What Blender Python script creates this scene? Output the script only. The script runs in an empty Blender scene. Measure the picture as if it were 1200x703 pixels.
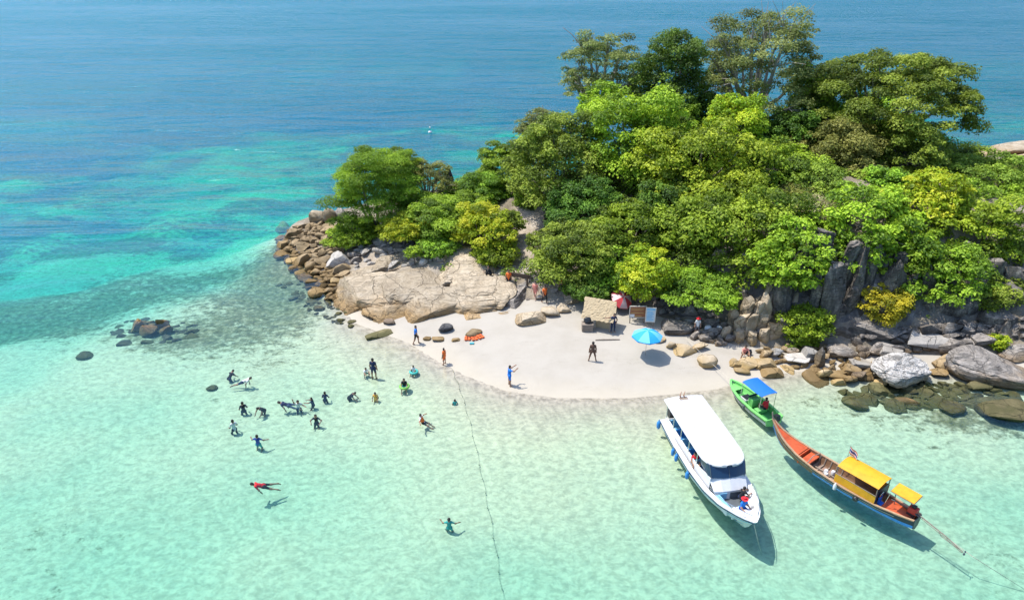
import bpy, bmesh, math, random
import numpy as np
from mathutils import Vector, Matrix, Euler

# ------------------------------------------------------------------ camera, sky, sun, exposure
SC = bpy.context.scene
COL = SC.collection
R = math.radians
CAM_H, PITCH, FOC = 27.3, R(27.0), 800.0
cam_d = bpy.data.cameras.new('camera')
cam_d.lens = 24.0
cam_d.sensor_width = 36.0
cam_d.clip_end = 9000
cam = bpy.data.objects.new('camera', cam_d)
cam.location = (0, 0, CAM_H)
cam.rotation_euler = (R(90) - PITCH, 0, 0)
COL.objects.link(cam)
SC.camera = cam

SUN_EL, SUN_AZ = R(65.0), R(-70.0)         # azimuth from +Y, positive towards +X
sun_dir = Vector((math.sin(SUN_AZ) * math.cos(SUN_EL), math.cos(SUN_AZ) * math.cos(SUN_EL), math.sin(SUN_EL)))
world = bpy.data.worlds.new('World')
SC.world = world
world.use_nodes = True
wt = world.node_tree
bg = wt.nodes['Background']
sky = wt.nodes.new('ShaderNodeTexSky')
sky.sky_type = 'NISHITA'
sky.sun_disc = False
sky.sun_elevation = SUN_EL
sky.sun_rotation = SUN_AZ
sky.air_density = 1.0
sky.dust_density = 2.0
sky.ozone_density = 7.0
wt.links.new(sky.outputs[0], bg.inputs[0])
bg.inputs[1].default_value = 0.15
sl = bpy.data.lights.new('sun', 'SUN')
sl.energy = 3.2
sl.angle = R(0.53)
sl.color = (1.0, 0.955, 0.88)
so = bpy.data.objects.new('sun', sl)
so.rotation_euler = sun_dir.to_track_quat('Z', 'Y').to_euler()
COL.objects.link(so)
SC.view_settings.view_transform = 'Standard'
SC.view_settings.look = 'None'
SC.view_settings.exposure = 0.75
SC.view_settings.gamma = 1.0
SC.view_settings.use_curve_mapping = False
SC.render.engine = 'CYCLES'
SC.cycles.use_denoising = True
SC.cycles.max_bounces = 5
SC.cycles.transparent_max_bounces = 16
SC.cycles.transmission_bounces = 4
SC.cycles.sample_clamp_indirect = 4.0
SC.cycles.sample_clamp_direct = 12.0
SC.cycles.volume_bounces = 0
SC.cycles.caustics_reflective = False
SC.cycles.caustics_refractive = False

# ------------------------------------------------------------------ where a line of sight meets the place
CP, SP = math.cos(PITCH), math.sin(PITCH)
def ray(px, py):
    u = (px - 600) / FOC; v = -(py - 351.5) / FOC
    return u, CP + v * SP, -SP + v * CP
def at(px, py, z=0.0):
    d = ray(px, py); t = (z - CAM_H) / d[2]
    return d[0] * t, d[1] * t
def at_depth(px, py, Y):
    d = ray(px, py); t = Y / d[1]
    return d[0] * t, Y, CAM_H + d[2] * t
def px_per_m(Y, Z):
    return FOC / (Y * CP - (Z - CAM_H) * SP)

# ------------------------------------------------------------------ noise
def _hash(ix, iy, iz, seed):
    h = (ix.astype(np.int64) * 374761393 + iy.astype(np.int64) * 668265263 + iz.astype(np.int64) * 2147483647 + seed * 1274126177) & 0xffffffff
    h = ((h ^ (h >> 13)) * 1274126177) & 0xffffffff
    h = (h ^ (h >> 16)) & 0xffffffff
    return h / 4294967295.0
def vnoise(P, seed=0):
    P = np.asarray(P, float)
    i = np.floor(P).astype(np.int64); f = P - i
    f = f * f * (3 - 2 * f)
    r = 0
    for dx in (0, 1):
        wx = f[:, 0] if dx else 1 - f[:, 0]
        for dy in (0, 1):
            wy = f[:, 1] if dy else 1 - f[:, 1]
            for dz in (0, 1):
                wz = f[:, 2] if dz else 1 - f[:, 2]
                r = r + wx * wy * wz * _hash(i[:, 0] + dx, i[:, 1] + dy, i[:, 2] + dz, seed)
    return r * 2 - 1
def fbm(P, seed=0, octaves=4):
    P = np.asarray(P, float); a, s, r = 1.0, 1.0, 0
    for o in range(octaves):
        r = r + a * vnoise(P * s + o * 17.3, seed + o)
        a *= 0.5; s *= 2.03
    return r
def sstep(a, b, x):
    t = np.clip((x - a) / (b - a), 0, 1)
    return t * t * (3 - 2 * t)

# ------------------------------------------------------------------ objects
def tag(o, label=None, cat=None, group=None, kind=None):
    if label: o['label'] = label
    if cat: o['category'] = cat
    if group: o['group'] = group
    if kind: o['kind'] = kind
    return o
def link(o, parent=None):
    COL.objects.link(o)
    if parent is not None: o.parent = parent
    return o
def empty(name, loc=(0, 0, 0), rz=0.0, scale=1.0):
    o = bpy.data.objects.new(name, None)
    o.empty_display_size = 0.2
    o.location = loc; o.rotation_euler = (0, 0, rz); o.scale = (scale,) * 3
    return link(o)
def np_mesh(name, V, F, mats=(), smooth=False, fmat=None):
    """V (n,3) float, F (m,k) int, all faces with k corners."""
    me = bpy.data.meshes.new(name)
    V = np.ascontiguousarray(V, np.float32); F = np.ascontiguousarray(F, np.int32)
    m, k = F.shape
    me.vertices.add(len(V)); me.vertices.foreach_set('co', V.ravel())
    me.loops.add(m * k); me.loops.foreach_set('vertex_index', F.ravel())
    me.polygons.add(m)
    me.polygons.foreach_set('loop_start', np.arange(0, m * k, k, dtype=np.int32))
    me.polygons.foreach_set('loop_total', np.full(m, k, np.int32))
    me.polygons.foreach_set('use_smooth', np.full(m, bool(smooth)))
    if fmat is not None: me.polygons.foreach_set('material_index', np.ascontiguousarray(fmat, np.int32))
    for mt in mats: me.materials.append(mt)
    me.update(calc_edges=True)
    return me
def mesh_obj(name, me, parent=None, mat=None):
    o = bpy.data.objects.new(name, me)
    if mat is not None:
        if not me.materials: me.materials.append(mat)
        o.material_slots[0].link = 'OBJECT'; o.material_slots[0].material = mat
    return link(o, parent)

class MB:
    """collects boxes, tubes, sheets and builds them as ONE mesh object"""
    def __init__(s): s.v = []; s.f = []
    def add(s, vs, fs):
        b = len(s.v); s.v += [tuple(v) for v in vs]; s.f += [tuple(i + b for i in f) for f in fs]; return s
    def box(s, c, d, rot=None):
        x, y, z = d[0] / 2, d[1] / 2, d[2] / 2
        vs = [Vector(p) for p in ((-x, -y, -z), (x, -y, -z), (x, y, -z), (-x, y, -z), (-x, -y, z), (x, -y, z), (x, y, z), (-x, y, z))]
        if rot is not None:
            q = Euler(rot).to_matrix(); vs = [q @ v for v in vs]
        return s.add([v + Vector(c) for v in vs], [(3, 2, 1, 0), (4, 5, 6, 7), (0, 1, 5, 4), (1, 2, 6, 5), (2, 3, 7, 6), (3, 0, 4, 7)])
    def tube(s, pts, rad, n=8, caps=True):
        pts = [Vector(p) for p in pts]
        if not hasattr(rad, '__len__'): rad = [rad] * len(pts)
        vs, fs = [], []
        for i, p in enumerate(pts):
            t = (pts[min(i + 1, len(pts) - 1)] - pts[max(i - 1, 0)])
            t = t.normalized() if t.length > 1e-9 else Vector((0, 0, 1))
            a = t.cross(Vector((0, 0, 1)))
            if a.length < 1e-3: a = t.cross(Vector((0, 1, 0)))
            a.normalize(); b = t.cross(a)
            for k in range(n):
                an = 2 * math.pi * k / n
                vs.append(p + (a * math.cos(an) + b * math.sin(an)) * rad[i])
        for i in range(len(pts) - 1):
            for k in range(n):
                k2 = (k + 1) % n
                fs.append((i * n + k, i * n + k2, (i + 1) * n + k2, (i + 1) * n + k))
        if caps:
            fs.append(tuple(range(n))[::-1]); fs.append(tuple((len(pts) - 1) * n + k for k in range(n)))
        return s.add(vs, fs)
    def lathe(s, prof, c=(0, 0, 0), n=16):
        vs, fs = [], []
        for (r, z) in prof:
            for k in range(n):
                an = 2 * math.pi * k / n
                vs.append((c[0] + r * math.cos(an), c[1] + r * math.sin(an), c[2] + z))
        for i in range(len(prof) - 1):
            for k in range(n):
                k2 = (k + 1) % n
                fs.append((i * n + k, i * n + k2, (i + 1) * n + k2, (i + 1) * n + k))
        fs.append(tuple(range(n))[::-1]); fs.append(tuple((len(prof) - 1) * n + k for k in range(n)))
        return s.add(vs, fs)
    def grid(s, rows, close=False):
        """rows: list of equal-length lists of points"""
        n = len(rows[0]); vs = [p for r in rows for p in r]; fs = []
        for i in range(len(rows) - 1):
            for k in range(n if close else n - 1):
                k2 = (k + 1) % n
                fs.append((i * n + k, i * n + k2, (i + 1) * n + k2, (i + 1) * n + k))
        return s.add(vs, fs)
    def build(s, name, mat, parent=None, smooth=False, thick=0.0, bevel=0.0):
        me = bpy.data.meshes.new(name)
        me.from_pydata(s.v, [], s.f)
        bm = bmesh.new(); bm.from_mesh(me)
        bmesh.ops.recalc_face_normals(bm, faces=bm.faces)
        if thick:
            bmesh.ops.solidify(bm, geom=bm.faces[:], thickness=thick)
            bmesh.ops.recalc_face_normals(bm, faces=bm.faces)
        if bevel:
            bmesh.ops.bevel(bm, geom=bm.edges[:], offset=bevel, segments=2, affect='EDGES', profile=0.6)
        bm.to_mesh(me); bm.free()
        me.materials.append(mat)
        if smooth:
            me.polygons.foreach_set('use_smooth', [True] * len(me.polygons))
            me.set_sharp_from_angle(angle=R(35))
        o = bpy.data.objects.new(name, me)
        return link(o, parent)

# ------------------------------------------------------------------ materials
def new_mat(name):
    m = bpy.data.materials.new(name); m.use_nodes = True
    nt = m.node_tree
    for n in list(nt.nodes): nt.nodes.remove(n)
    return m, nt, nt.nodes.new('ShaderNodeOutputMaterial')
def N(nt, t, **kw):
    n = nt.nodes.new('ShaderNode' + t)
    for k, v in kw.items():
        if k.startswith('i_'):
            key = k[2:].replace('_', ' ')
            n.inputs[key].default_value = v
        else: setattr(n, k, v)
    return n
def ramp(nt, fac, stops, mode='LINEAR'):
    r = nt.nodes.new('ShaderNodeValToRGB'); r.color_ramp.interpolation = mode
    el = r.color_ramp.elements
    while len(el) < len(stops): el.new(0.5)
    for e, (p, c) in zip(el, stops):
        e.position = p; e.color = (c[0], c[1], c[2], 1) if hasattr(c, '__len__') else (c, c, c, 1)
    if fac is not None: nt.links.new(fac, r.inputs[0])
    return r.outputs[0]
def mixc(nt, fac, a, b, blend='MIX'):
    m = nt.nodes.new('ShaderNodeMix'); m.data_type = 'RGBA'; m.blend_type = blend
    for s, v in ((m.inputs[0], fac), (m.inputs[6], a), (m.inputs[7], b)):
        if isinstance(v, bpy.types.NodeSocket): nt.links.new(v, s)
        elif hasattr(v, '__len__'): s.default_value = (v[0], v[1], v[2], 1)
        else: s.default_value = v
    return m.outputs[2]
def mth(nt, op, a, b=None, c=None, clamp=False):
    m = nt.nodes.new('ShaderNodeMath'); m.operation = op; m.use_clamp = clamp
    for i, v in enumerate((a, b, c)):
        if v is None: continue
        if isinstance(v, bpy.types.NodeSocket): nt.links.new(v, m.inputs[i])
        else: m.inputs[i].default_value = v
    return m.outputs[0]
def noise_tex(nt, vec, scale, detail=4, rough=0.55, dist=0.0):
    n = N(nt, 'TexNoise'); n.inputs['Scale'].default_value = scale; n.inputs['Detail'].default_value = detail
    n.inputs['Roughness'].default_value = rough; n.inputs['Distortion'].default_value = dist
    if vec is not None: nt.links.new(vec, n.inputs['Vector'])
    return n.outputs[0]
def mapping(nt, vec, scale=(1, 1, 1), rot=(0, 0, 0)):
    m = N(nt, 'Mapping'); m.inputs['Scale'].default_value = scale; m.inputs['Rotation'].default_value = rot
    nt.links.new(vec, m.inputs['Vector']); return m.outputs[0]

_paint = {}
def paint(name, col, rough=0.5, metal=0.0, wear=0.12, scale=3.0, bump=0.0):
    """painted or plain stuff with a little dirt and unevenness"""
    if name in _paint: return _paint[name]
    m, nt, out = new_mat(name)
    co = N(nt, 'TexCoord').outputs['Object']
    nz = noise_tex(nt, co, scale, 6, 0.65)
    c0 = tuple(x * (1 - wear * 1.6) for x in col); c1 = tuple(min(1, x * (1 + wear * 0.5)) for x in col)
    c = ramp(nt, nz, [(0.3, c0), (0.55, col), (0.75, c1)])
    p = N(nt, 'BsdfPrincipled'); nt.links.new(c, p.inputs['Base Color'])
    p.inputs['Roughness'].default_value = rough; p.inputs['Metallic'].default_value = metal
    if bump:
        b = N(nt, 'Bump'); b.inputs['Strength'].default_value = bump; b.inputs['Distance'].default_value = 0.02
        nt.links.new(noise_tex(nt, co, scale * 6, 4), b.inputs['Height']); nt.links.new(b.outputs[0], p.inputs['Normal'])
    nt.links.new(p.outputs[0], out.inputs[0])
    _paint[name] = m
    return m
def wood(name, dark, light, scale=4.0, rough=0.7, axis=(1, 8, 8)):
    if name in _paint: return _paint[name]
    m, nt, out = new_mat(name)
    co = mapping(nt, N(nt, 'TexCoord').outputs['Object'], axis)
    nz = noise_tex(nt, co, scale, 6, 0.6, 0.4)
    c = ramp(nt, nz, [(0.3, dark), (0.7, light)])
    p = N(nt, 'BsdfPrincipled'); nt.links.new(c, p.inputs['Base Color']); p.inputs['Roughness'].default_value = rough
    b = N(nt, 'Bump'); b.inputs['Strength'].default_value = 0.4; b.inputs['Distance'].default_value = 0.01
    nt.links.new(nz, b.inputs['Height']); nt.links.new(b.outputs[0], p.inputs['Normal'])
    nt.links.new(p.outputs[0], out.inputs[0])
    _paint[name] = m
    return m

# ------------------------------------------------------------------ the lie of the land
SHORE = [at(*p) for p in ((398, 352), (412, 378), (440, 388), (478, 402), (512, 424), (545, 441), (590, 458), (650, 467), (740, 467), (830, 458), (868, 450), (900, 442), (935, 436), (1000, 436), (1080, 438), (1200, 440))]
SHORE += [(60, 38), (95, 40), (110, 80), (85, 103), (70, 100), (52, 98), (30, 96), (8, 88), (-8, 82.5), (-21, 76), (-24, 70), (-21.5, 64), (-17, 58)]
SHORE = np.array(SHORE)
def sdist(x, y, poly=SHORE):
    """signed distance to the shoreline, positive on land"""
    x = np.atleast_1d(np.asarray(x, float)); y = np.atleast_1d(np.asarray(y, float))
    best = np.full(x.shape, 1e18); ins = np.zeros(x.shape, bool)
    n = len(poly)
    for i in range(n):
        ax, ay = poly[i]; bx, by = poly[(i + 1) % n]
        ex, ey = bx - ax, by - ay
        t = np.clip(((x - ax) * ex + (y - ay) * ey) / (ex * ex + ey * ey), 0, 1)
        d = (x - ax - t * ex) ** 2 + (y - ay - t * ey) ** 2
        best = np.minimum(best, d)
        c = ((ay > y) != (by > y))
        with np.errstate(divide='ignore', invalid='ignore'):
            xi = (bx - ax) * (y - ay) / (by - ay + 1e-12) + ax
        ins ^= c & (x < xi)
    return np.sqrt(best) * np.where(ins, 1, -1)
DEEP = []
for px, py, d in ((0, 703, 1.75), (300, 703, 1.65), (600, 703, 1.6), (900, 703, 1.7), (1200, 703, 1.7), (0, 600, 1.5), (300, 600, 1.45), (600, 560, .85), (900, 600, 1.15), (1060, 600, 1.2),
                  (1200, 600, 1.5), (0, 500, 1.0), (200, 480, 1.1), (340, 470, 1.0), (400, 480, .95), (600, 500, .6), (800, 500, .55), (840, 540, .8), (1000, 520, 1.0), (1150, 520, 1.0), (0, 420, 1.2), (120, 420, .9), (300, 420, .85),
                  (430, 410, .5), (250, 360, .9), (0, 350, 2.2), (120, 330, 2.1), (250, 300, 2.6), (330, 320, 1.4), (60, 290, 3.6), (200, 260, 4.2), (300, 240, 4.6), (400, 220, 4.6), (0, 250, 5.5),
                  (100, 200, 7), (300, 170, 8), (500, 190, 5), (560, 165, 7), (0, 150, 12), (200, 120, 14), (400, 100, 15), (700, 100, 15), (1100, 140, 6), (1190, 120, 8), (1000, 100, 13),
                  (0, 50, 18), (600, 20, 22), (1200, 30, 20), (0, 0, 24), (1200, 0, 24)):
    DEEP.append((*at(px, py), d))
DEEP += [(-60, 10, 2.0), (0, 8, 2.0), (60, 8, 2.2), (60, 30, 1.6), (120, 30, 4), (-120, 40, 5), (140, 120, 10), (-400, 100, 20), (500, 100, 20), (0, 1500, 30), (-900, 1200, 30), (1200, 1200, 30), (0, -300, 6)]
DEEP = np.array(DEEP)
def sand_z(x, y):
    x = np.asarray(x, float); y = np.asarray(y, float)
    sd = sdist(x, y)
    num = 0; den = 0
    for X, Y, d in DEEP:
        w = 1.0 / ((x - X) ** 2 + (y - Y) ** 2 + 6.0) ** 1.7
        num = num + w * d; den = den + w
    dep = num / den
    dep = np.where(dep > 4, 4 + (dep - 4) * .22, dep)
    P = np.stack([x * 0.16, y * 0.16, np.zeros_like(x)], 1)
    n = fbm(P, 5, 3) * sstep(170, 110, np.abs(y)) * sstep(140, 90, np.abs(x))
    out = -dep * (1 - np.exp(np.minimum(sd, 0) / 5.0)) * (1 + 0.16 * n)
    ins = 0.075 * sd + 0.03 * n * np.clip(sd / 3, 0, 1)
    return np.where(sd > 0, np.minimum(ins, 1.0 + 0.012 * sd), out)
HC = [(-24, 69, .6), (-20, 65, .9), (-16, 60, .7), (-18, 68, 1.4), (-14, 63, 1.6), (-10, 58, 1.5), (-5, 55.5, 1.9), (0, 56, 2.0), (0, 63, 3.0), (-6, 66, 2.6), (-8, 72, 3.0), (-12, 72, 2.6), (-5, 77, 2.4),
      (5, 62, 3.6), (3, 52, 1.0), (8, 51.5, 1.0), (12, 49.6, 0.9), (10, 56, 3), (15, 48.2, 1.2), (16, 53, 4.6), (20, 48.6, 3.0), (20, 53, 6.6), (25, 46.8, 1.8), (25, 49.2, 6.2), (27, 54, 7.8), (22, 61, 8.2), (12, 64, 6.2),
      (12, 72, 7.2), (22, 72, 9.6), (30, 66, 9.2), (32, 76, 9.6), (40, 70, 8.8), (42, 60, 7.8), (40, 51.5, 6.2), (37, 46.6, 1.8), (31, 46.4, 2.0), (32, 49.5, 6.2), (45, 46.6, 2.4), (45, 50, 5.4), (50, 55, 6.4), (56, 62, 6.4), (56, 75, 5.6),
      (45, 82, 6.2), (30, 86, 5.4), (15, 80, 5), (5, 77, 4.0), (60, 90, 1.6), (70, 96, 1.2), (70, 80, 3.6), (70, 62, 4.6), (80, 52, 3), (90, 75, 3),
      (-30, 72, -1.6), (-28, 62, -1.6), (-22, 55, -1.4), (-16, 50, -1.2), (-9, 46.8, -1.0), (-2, 47, -1), (3, 46.5, -1), (8, 46, -1), (14, 44, -1), (18, 42.8, -1), (24, 42.2, -.8), (30, 41.2, -1), (36, 40.6, -1.0), (45, 40, -1.2), (60, 39, -1.5), (85, 38, -1.5),
      (-24, 80, -1.6), (-9, 86, -1.6), (4, 90, -1.8), (15, 96, -2), (30, 101, -2.4), (45, 103, -2.4), (58, 105, -2.4), (72, 107, -2), (90, 110, -2), (115, 80, -2)]
HC = np.array(HC, float)
def _tps():
    n = len(HC); d2 = ((HC[:, None, :2] - HC[None, :, :2]) ** 2).sum(-1)
    K = 0.5 * d2 * np.log(d2 + 1e-9) + np.eye(n) * 0.5
    Pm = np.c_[np.ones(n), HC[:, :2]]
    A = np.block([[K, Pm], [Pm.T, np.zeros((3, 3))]])
    return np.linalg.solve(A, np.r_[HC[:, 2], 0, 0, 0])
TPS = _tps()
def hill_base(x, y):
    x = np.asarray(x, float); y = np.asarray(y, float); n = len(HC)
    z = TPS[n] + TPS[n + 1] * x + TPS[n + 2] * y
    for i in range(n):
        d2 = (x - HC[i, 0]) ** 2 + (y - HC[i, 1]) ** 2
        z = z + TPS[i] * 0.5 * d2 * np.log(d2 + 1e-9)
    return z
def hill_z(x, y):
    x = np.atleast_1d(np.asarray(x, float)); y = np.atleast_1d(np.asarray(y, float))
    z = np.clip(hill_base(x, y), -4, 14)
    P = np.stack([x * .35, y * .35, z * .35], 1)
    z = z + 0.45 * fbm(P, 21, 4) * sstep(-1, 1.5, z)
    return z + 1.1 * np.minimum(sdist(x, y) + .3, 0)
def ground(x, y):
    return float(max(sand_z([x], [y])[0], hill_z([x], [y])[0]))
_gx = np.arange(-60, 100, .5); _gy = np.arange(15, 130, .5)
_GX, _GY = np.meshgrid(_gx, _gy)
_GZ = np.maximum(sand_z(_GX.ravel(), _GY.ravel()), hill_z(_GX.ravel(), _GY.ravel())).reshape(_GX.shape)
def gz(x, y):
    """ground height, read off a half-metre grid"""
    fx = min(max((x + 60) / .5, 0), len(_gx) - 2.001); fy = min(max((y - 15) / .5, 0), len(_gy) - 2.001)
    i, j = int(fx), int(fy); u, v = fx - i, fy - j
    return float((_GZ[j, i] * (1 - u) + _GZ[j, i + 1] * u) * (1 - v) + (_GZ[j + 1, i] * (1 - u) + _GZ[j + 1, i + 1] * u) * v)
def hit(px, py, sea=False):
    """the point of the ground (or sea surface) one sees at a place of the photograph"""
    d = ray(px, py); t = 24.0
    while t < 400:
        x, y, z = d[0] * t, d[1] * t, CAM_H + d[2] * t
        g = gz(x, y)
        if sea: g = max(g, 0.0)
        if z <= g: return x, y, g
        t += max(0.06, (z - g) * 0.35)
    X, Y = at(px, py); return X, Y, 0.0

# ------------------------------------------------------------------ sand: seabed and beach
def sand_material():
    m, nt, out = new_mat('sand')
    geo = N(nt, 'NewGeometry'); pos = geo.outputs['Position']
    sep = N(nt, 'SeparateXYZ'); nt.links.new(pos, sep.inputs[0]); z = sep.outputs[2]
    n1 = noise_tex(nt, pos, 0.5, 6, 0.6); n2 = noise_tex(nt, pos, 9.0, 5, 0.7); n3 = noise_tex(nt, mapping(nt, pos, (1, 1.6, 1)), 0.16, 3, 0.5)
    dry = ramp(nt, n1, [(0.25, (.38, .347, .288)), (0.6, (.43, .397, .338))])
    dry = mixc(nt, mth(nt, 'MULTIPLY', n2, .22), dry, (.36, .31, .26))
    wr = mth(nt, 'MULTIPLY', ramp(nt, noise_tex(nt, mapping(nt, pos, (.5, 1.6, 1), (0, 0, R(-14))), .55, 4, .7), [(.56, 0.0), (.68, 1.0)]), ramp(nt, noise_tex(nt, pos, 22.0, 3, .7), [(.5, 0.0), (.62, 1.0)]))
    dry = mixc(nt, mth(nt, 'MULTIPLY', wr, .55), dry, (.20, .17, .13))
    wetf = ramp(nt, mth(nt, 'ADD', z, mth(nt, 'MULTIPLY', n3, .25)), [(0.14, 1.0), (0.30, 0.0)])
    sand = mixc(nt, mth(nt, 'MULTIPLY', wetf, .6), dry, (.49, .435, .335))
    uw = ramp(nt, mth(nt, 'MULTIPLY_ADD', z, 1.0, 1.0), [(0.55, 1.0), (0.95, 0.0)])
    sand = mixc(nt, mth(nt, 'MULTIPLY', uw, .8), sand, (.63, .62, .42))
    # coral, weed and rubble lying on the sand, where the seabed carries it
    at_ = N(nt, 'Attribute', attribute_name='coral'); cr = at_.outputs['Fac']
    n4 = noise_tex(nt, mapping(nt, pos, (1, 1.5, 1)), 1.1, 6, 0.72)
    n5 = noise_tex(nt, pos, 4.5, 4, 0.7)
    f = mth(nt, 'ADD', cr, mth(nt, 'MULTIPLY', mth(nt, 'SUBTRACT', mth(nt, 'ADD', mth(nt, 'MULTIPLY', n4, .7), mth(nt, 'MULTIPLY', n5, .3)), .5), 6.0))
    cf = ramp(nt, f, [(0.30, 0.0), (1.0, 1.0)])
    ccol = ramp(nt, noise_tex(nt, pos, 2.3, 4, .6), [(0.3, (.06, .07, .04)), (0.5, (.18, .17, .09)), (0.7, (.40, .36, .23))])
    c = mixc(nt, mth(nt, 'MULTIPLY', cf, .92), sand, ccol)
    # blue painted into the deep floor, standing in for light scattered by the water
    at2 = N(nt, 'Attribute', attribute_name='scatter_blue')
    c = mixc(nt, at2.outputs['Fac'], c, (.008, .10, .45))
    p = N(nt, 'BsdfPrincipled'); nt.links.new(c, p.inputs['Base Color']); p.inputs['Roughness'].default_value = .9
    p.inputs['Specular IOR Level'].default_value = .15
    b = N(nt, 'Bump'); b.inputs['Strength'].default_value = .35; b.inputs['Distance'].default_value = .06
    vf = N(nt, 'TexVoronoi'); vf.inputs['Scale'].default_value = 2.6; nt.links.new(pos, vf.inputs['Vector'])
    dim = mth(nt, 'MULTIPLY', ramp(nt, vf.outputs['Distance'], [(0.0, 0.0), (.32, 1.0)]), ramp(nt, noise_tex(nt, pos, .35, 3), [(.42, 0.0), (.6, 1.0)]))
    h = mth(nt, 'ADD', mth(nt, 'ADD', mth(nt, 'MULTIPLY', n1, .8), mth(nt, 'MULTIPLY', noise_tex(nt, pos, 3.2, 5, .65), .6)), mth(nt, 'MULTIPLY', dim, .7))
    nt.links.new(h, b.inputs['Height']); nt.links.new(b.outputs[0], p.inputs['Normal'])
    nt.links.new(p.outputs[0], out.inputs[0])
    return m
M_SAND = sand_material()
def axis(a, b, step, far_lo, far_hi, n=14):
    mid = np.arange(a, b, step)
    lo = a - np.geomspace(step * 1.5, a - far_lo, n)[::-1]; hi = mid[-1] + np.geomspace(step * 1.5, far_hi - b, n)
    return np.r_[lo, mid, hi]
xs = axis(-75, 95, .6, -3500, 3500); ys = axis(14, 135, .6, -400, 4500)
GX, GY = np.meshgrid(xs, ys)
x1, y1 = GX.ravel(), GY.ravel()
z1 = sand_z(x1, y1)
V = np.c_[x1, y1, z1]
idx = np.arange(len(V)).reshape(GX.shape)
F = np.stack([idx[:-1, :-1].ravel(), idx[:-1, 1:].ravel(), idx[1:, 1:].ravel(), idx[1:, :-1].ravel()], 1)
# where coral and rubble lie
def blob(px, py, rx, ry, x=x1, y=y1):
    c = at(px, py); e = at(px + rx, py)[0] - c[0]; g = abs(at(px, py - ry)[1] - c[1])
    return np.exp(-(((x - c[0]) / e) ** 2 + ((y - c[1]) / g) ** 2))
dep = -z1
big = fbm(np.c_[x1 * .045, y1 * .075, x1 * 0], 71, 4)
mid_ = fbm(np.c_[x1 * .16, y1 * .24, x1 * 0], 77, 4)
coral = np.full(len(V), -0.60)
coral += 1.40 * sstep(1.25, 2.6, dep)
coral += 0.55 * big * sstep(1.2, 3, dep) + (.30 + .60 * sstep(1.2, 2.5, dep)) * mid_
for px, py, rx, ry, w in ((110, 280, 120, 13, -1.15), (225, 242, 110, 10, -1.15), (30, 306, 60, 9, -1.1), (240, 330, 170, 32, .45), (335, 290, 34, 26, .8), (300, 298, 50, 20, .55), (320, 275, 70, 22, .45), (330, 300, 60, 25, .4), (60, 215, 60, 7, -.8), (180, 203, 60, 7, -.7), (300, 222, 90, 7, -.8), (300, 195, 60, 5, -.6), (60, 335, 70, 8, -.4), (30, 255, 60, 6, -.6),
                          (300, 350, 100, 50, .95), (365, 335, 60, 45, .95), (270, 385, 130, 26, .5), (140, 340, 180, 22, .75), (0, 355, 60, 26, 1.0), (178, 388, 68, 17, 1.0), (90, 372, 60, 12, .6), (60, 395, 40, 10, .55), (95, 420, 10, 6, 1.1),
                          (315, 420, 26, 8, .9), (248, 457, 10, 6, 1.1), (330, 400, 60, 16, .35), (430, 395, 30, 8, .5), (1080, 478, 130, 22, 1.1), (1190, 490, 60, 16, 1.0), (960, 462, 40, 14, .7), (1190, 640, 26, 22, .62), (1110, 485, 30, 10, .6),
                          (30, 600, 26, 12, .5), (205, 625, 20, 12, .4), (150, 530, 16, 8, .55), (20, 480, 40, 18, .3), (1100, 512, 14, 6, .8), (930, 605, 14, 8, .3)):
    coral += w * blob(px, py, rx, ry)
coral = np.where(z1 > -0.06, -1.5, coral)
coral -= 0.9 * np.exp(-np.clip(dep, 0, 9) / .12)
scatter_blue = sstep(3.6, 6.6, dep + .5 * big * sstep(200, 120, y1)) * .97
coral = np.where(dep > 6, .5, coral)
keep = z1[F].mean(1) > 0.0
def sub_mesh(name, mask):
    f = F[mask]; u, inv = np.unique(f.ravel(), return_inverse=True)
    me = np_mesh(name, V[u], inv.reshape(f.shape), [M_SAND], True)
    for nm, arr in (('coral', coral), ('scatter_blue', scatter_blue)):
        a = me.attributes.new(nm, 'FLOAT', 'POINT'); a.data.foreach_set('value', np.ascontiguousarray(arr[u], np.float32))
    return me
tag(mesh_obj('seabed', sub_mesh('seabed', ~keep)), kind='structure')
tag(mesh_obj('beach', sub_mesh('beach', keep)), kind='structure')

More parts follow.
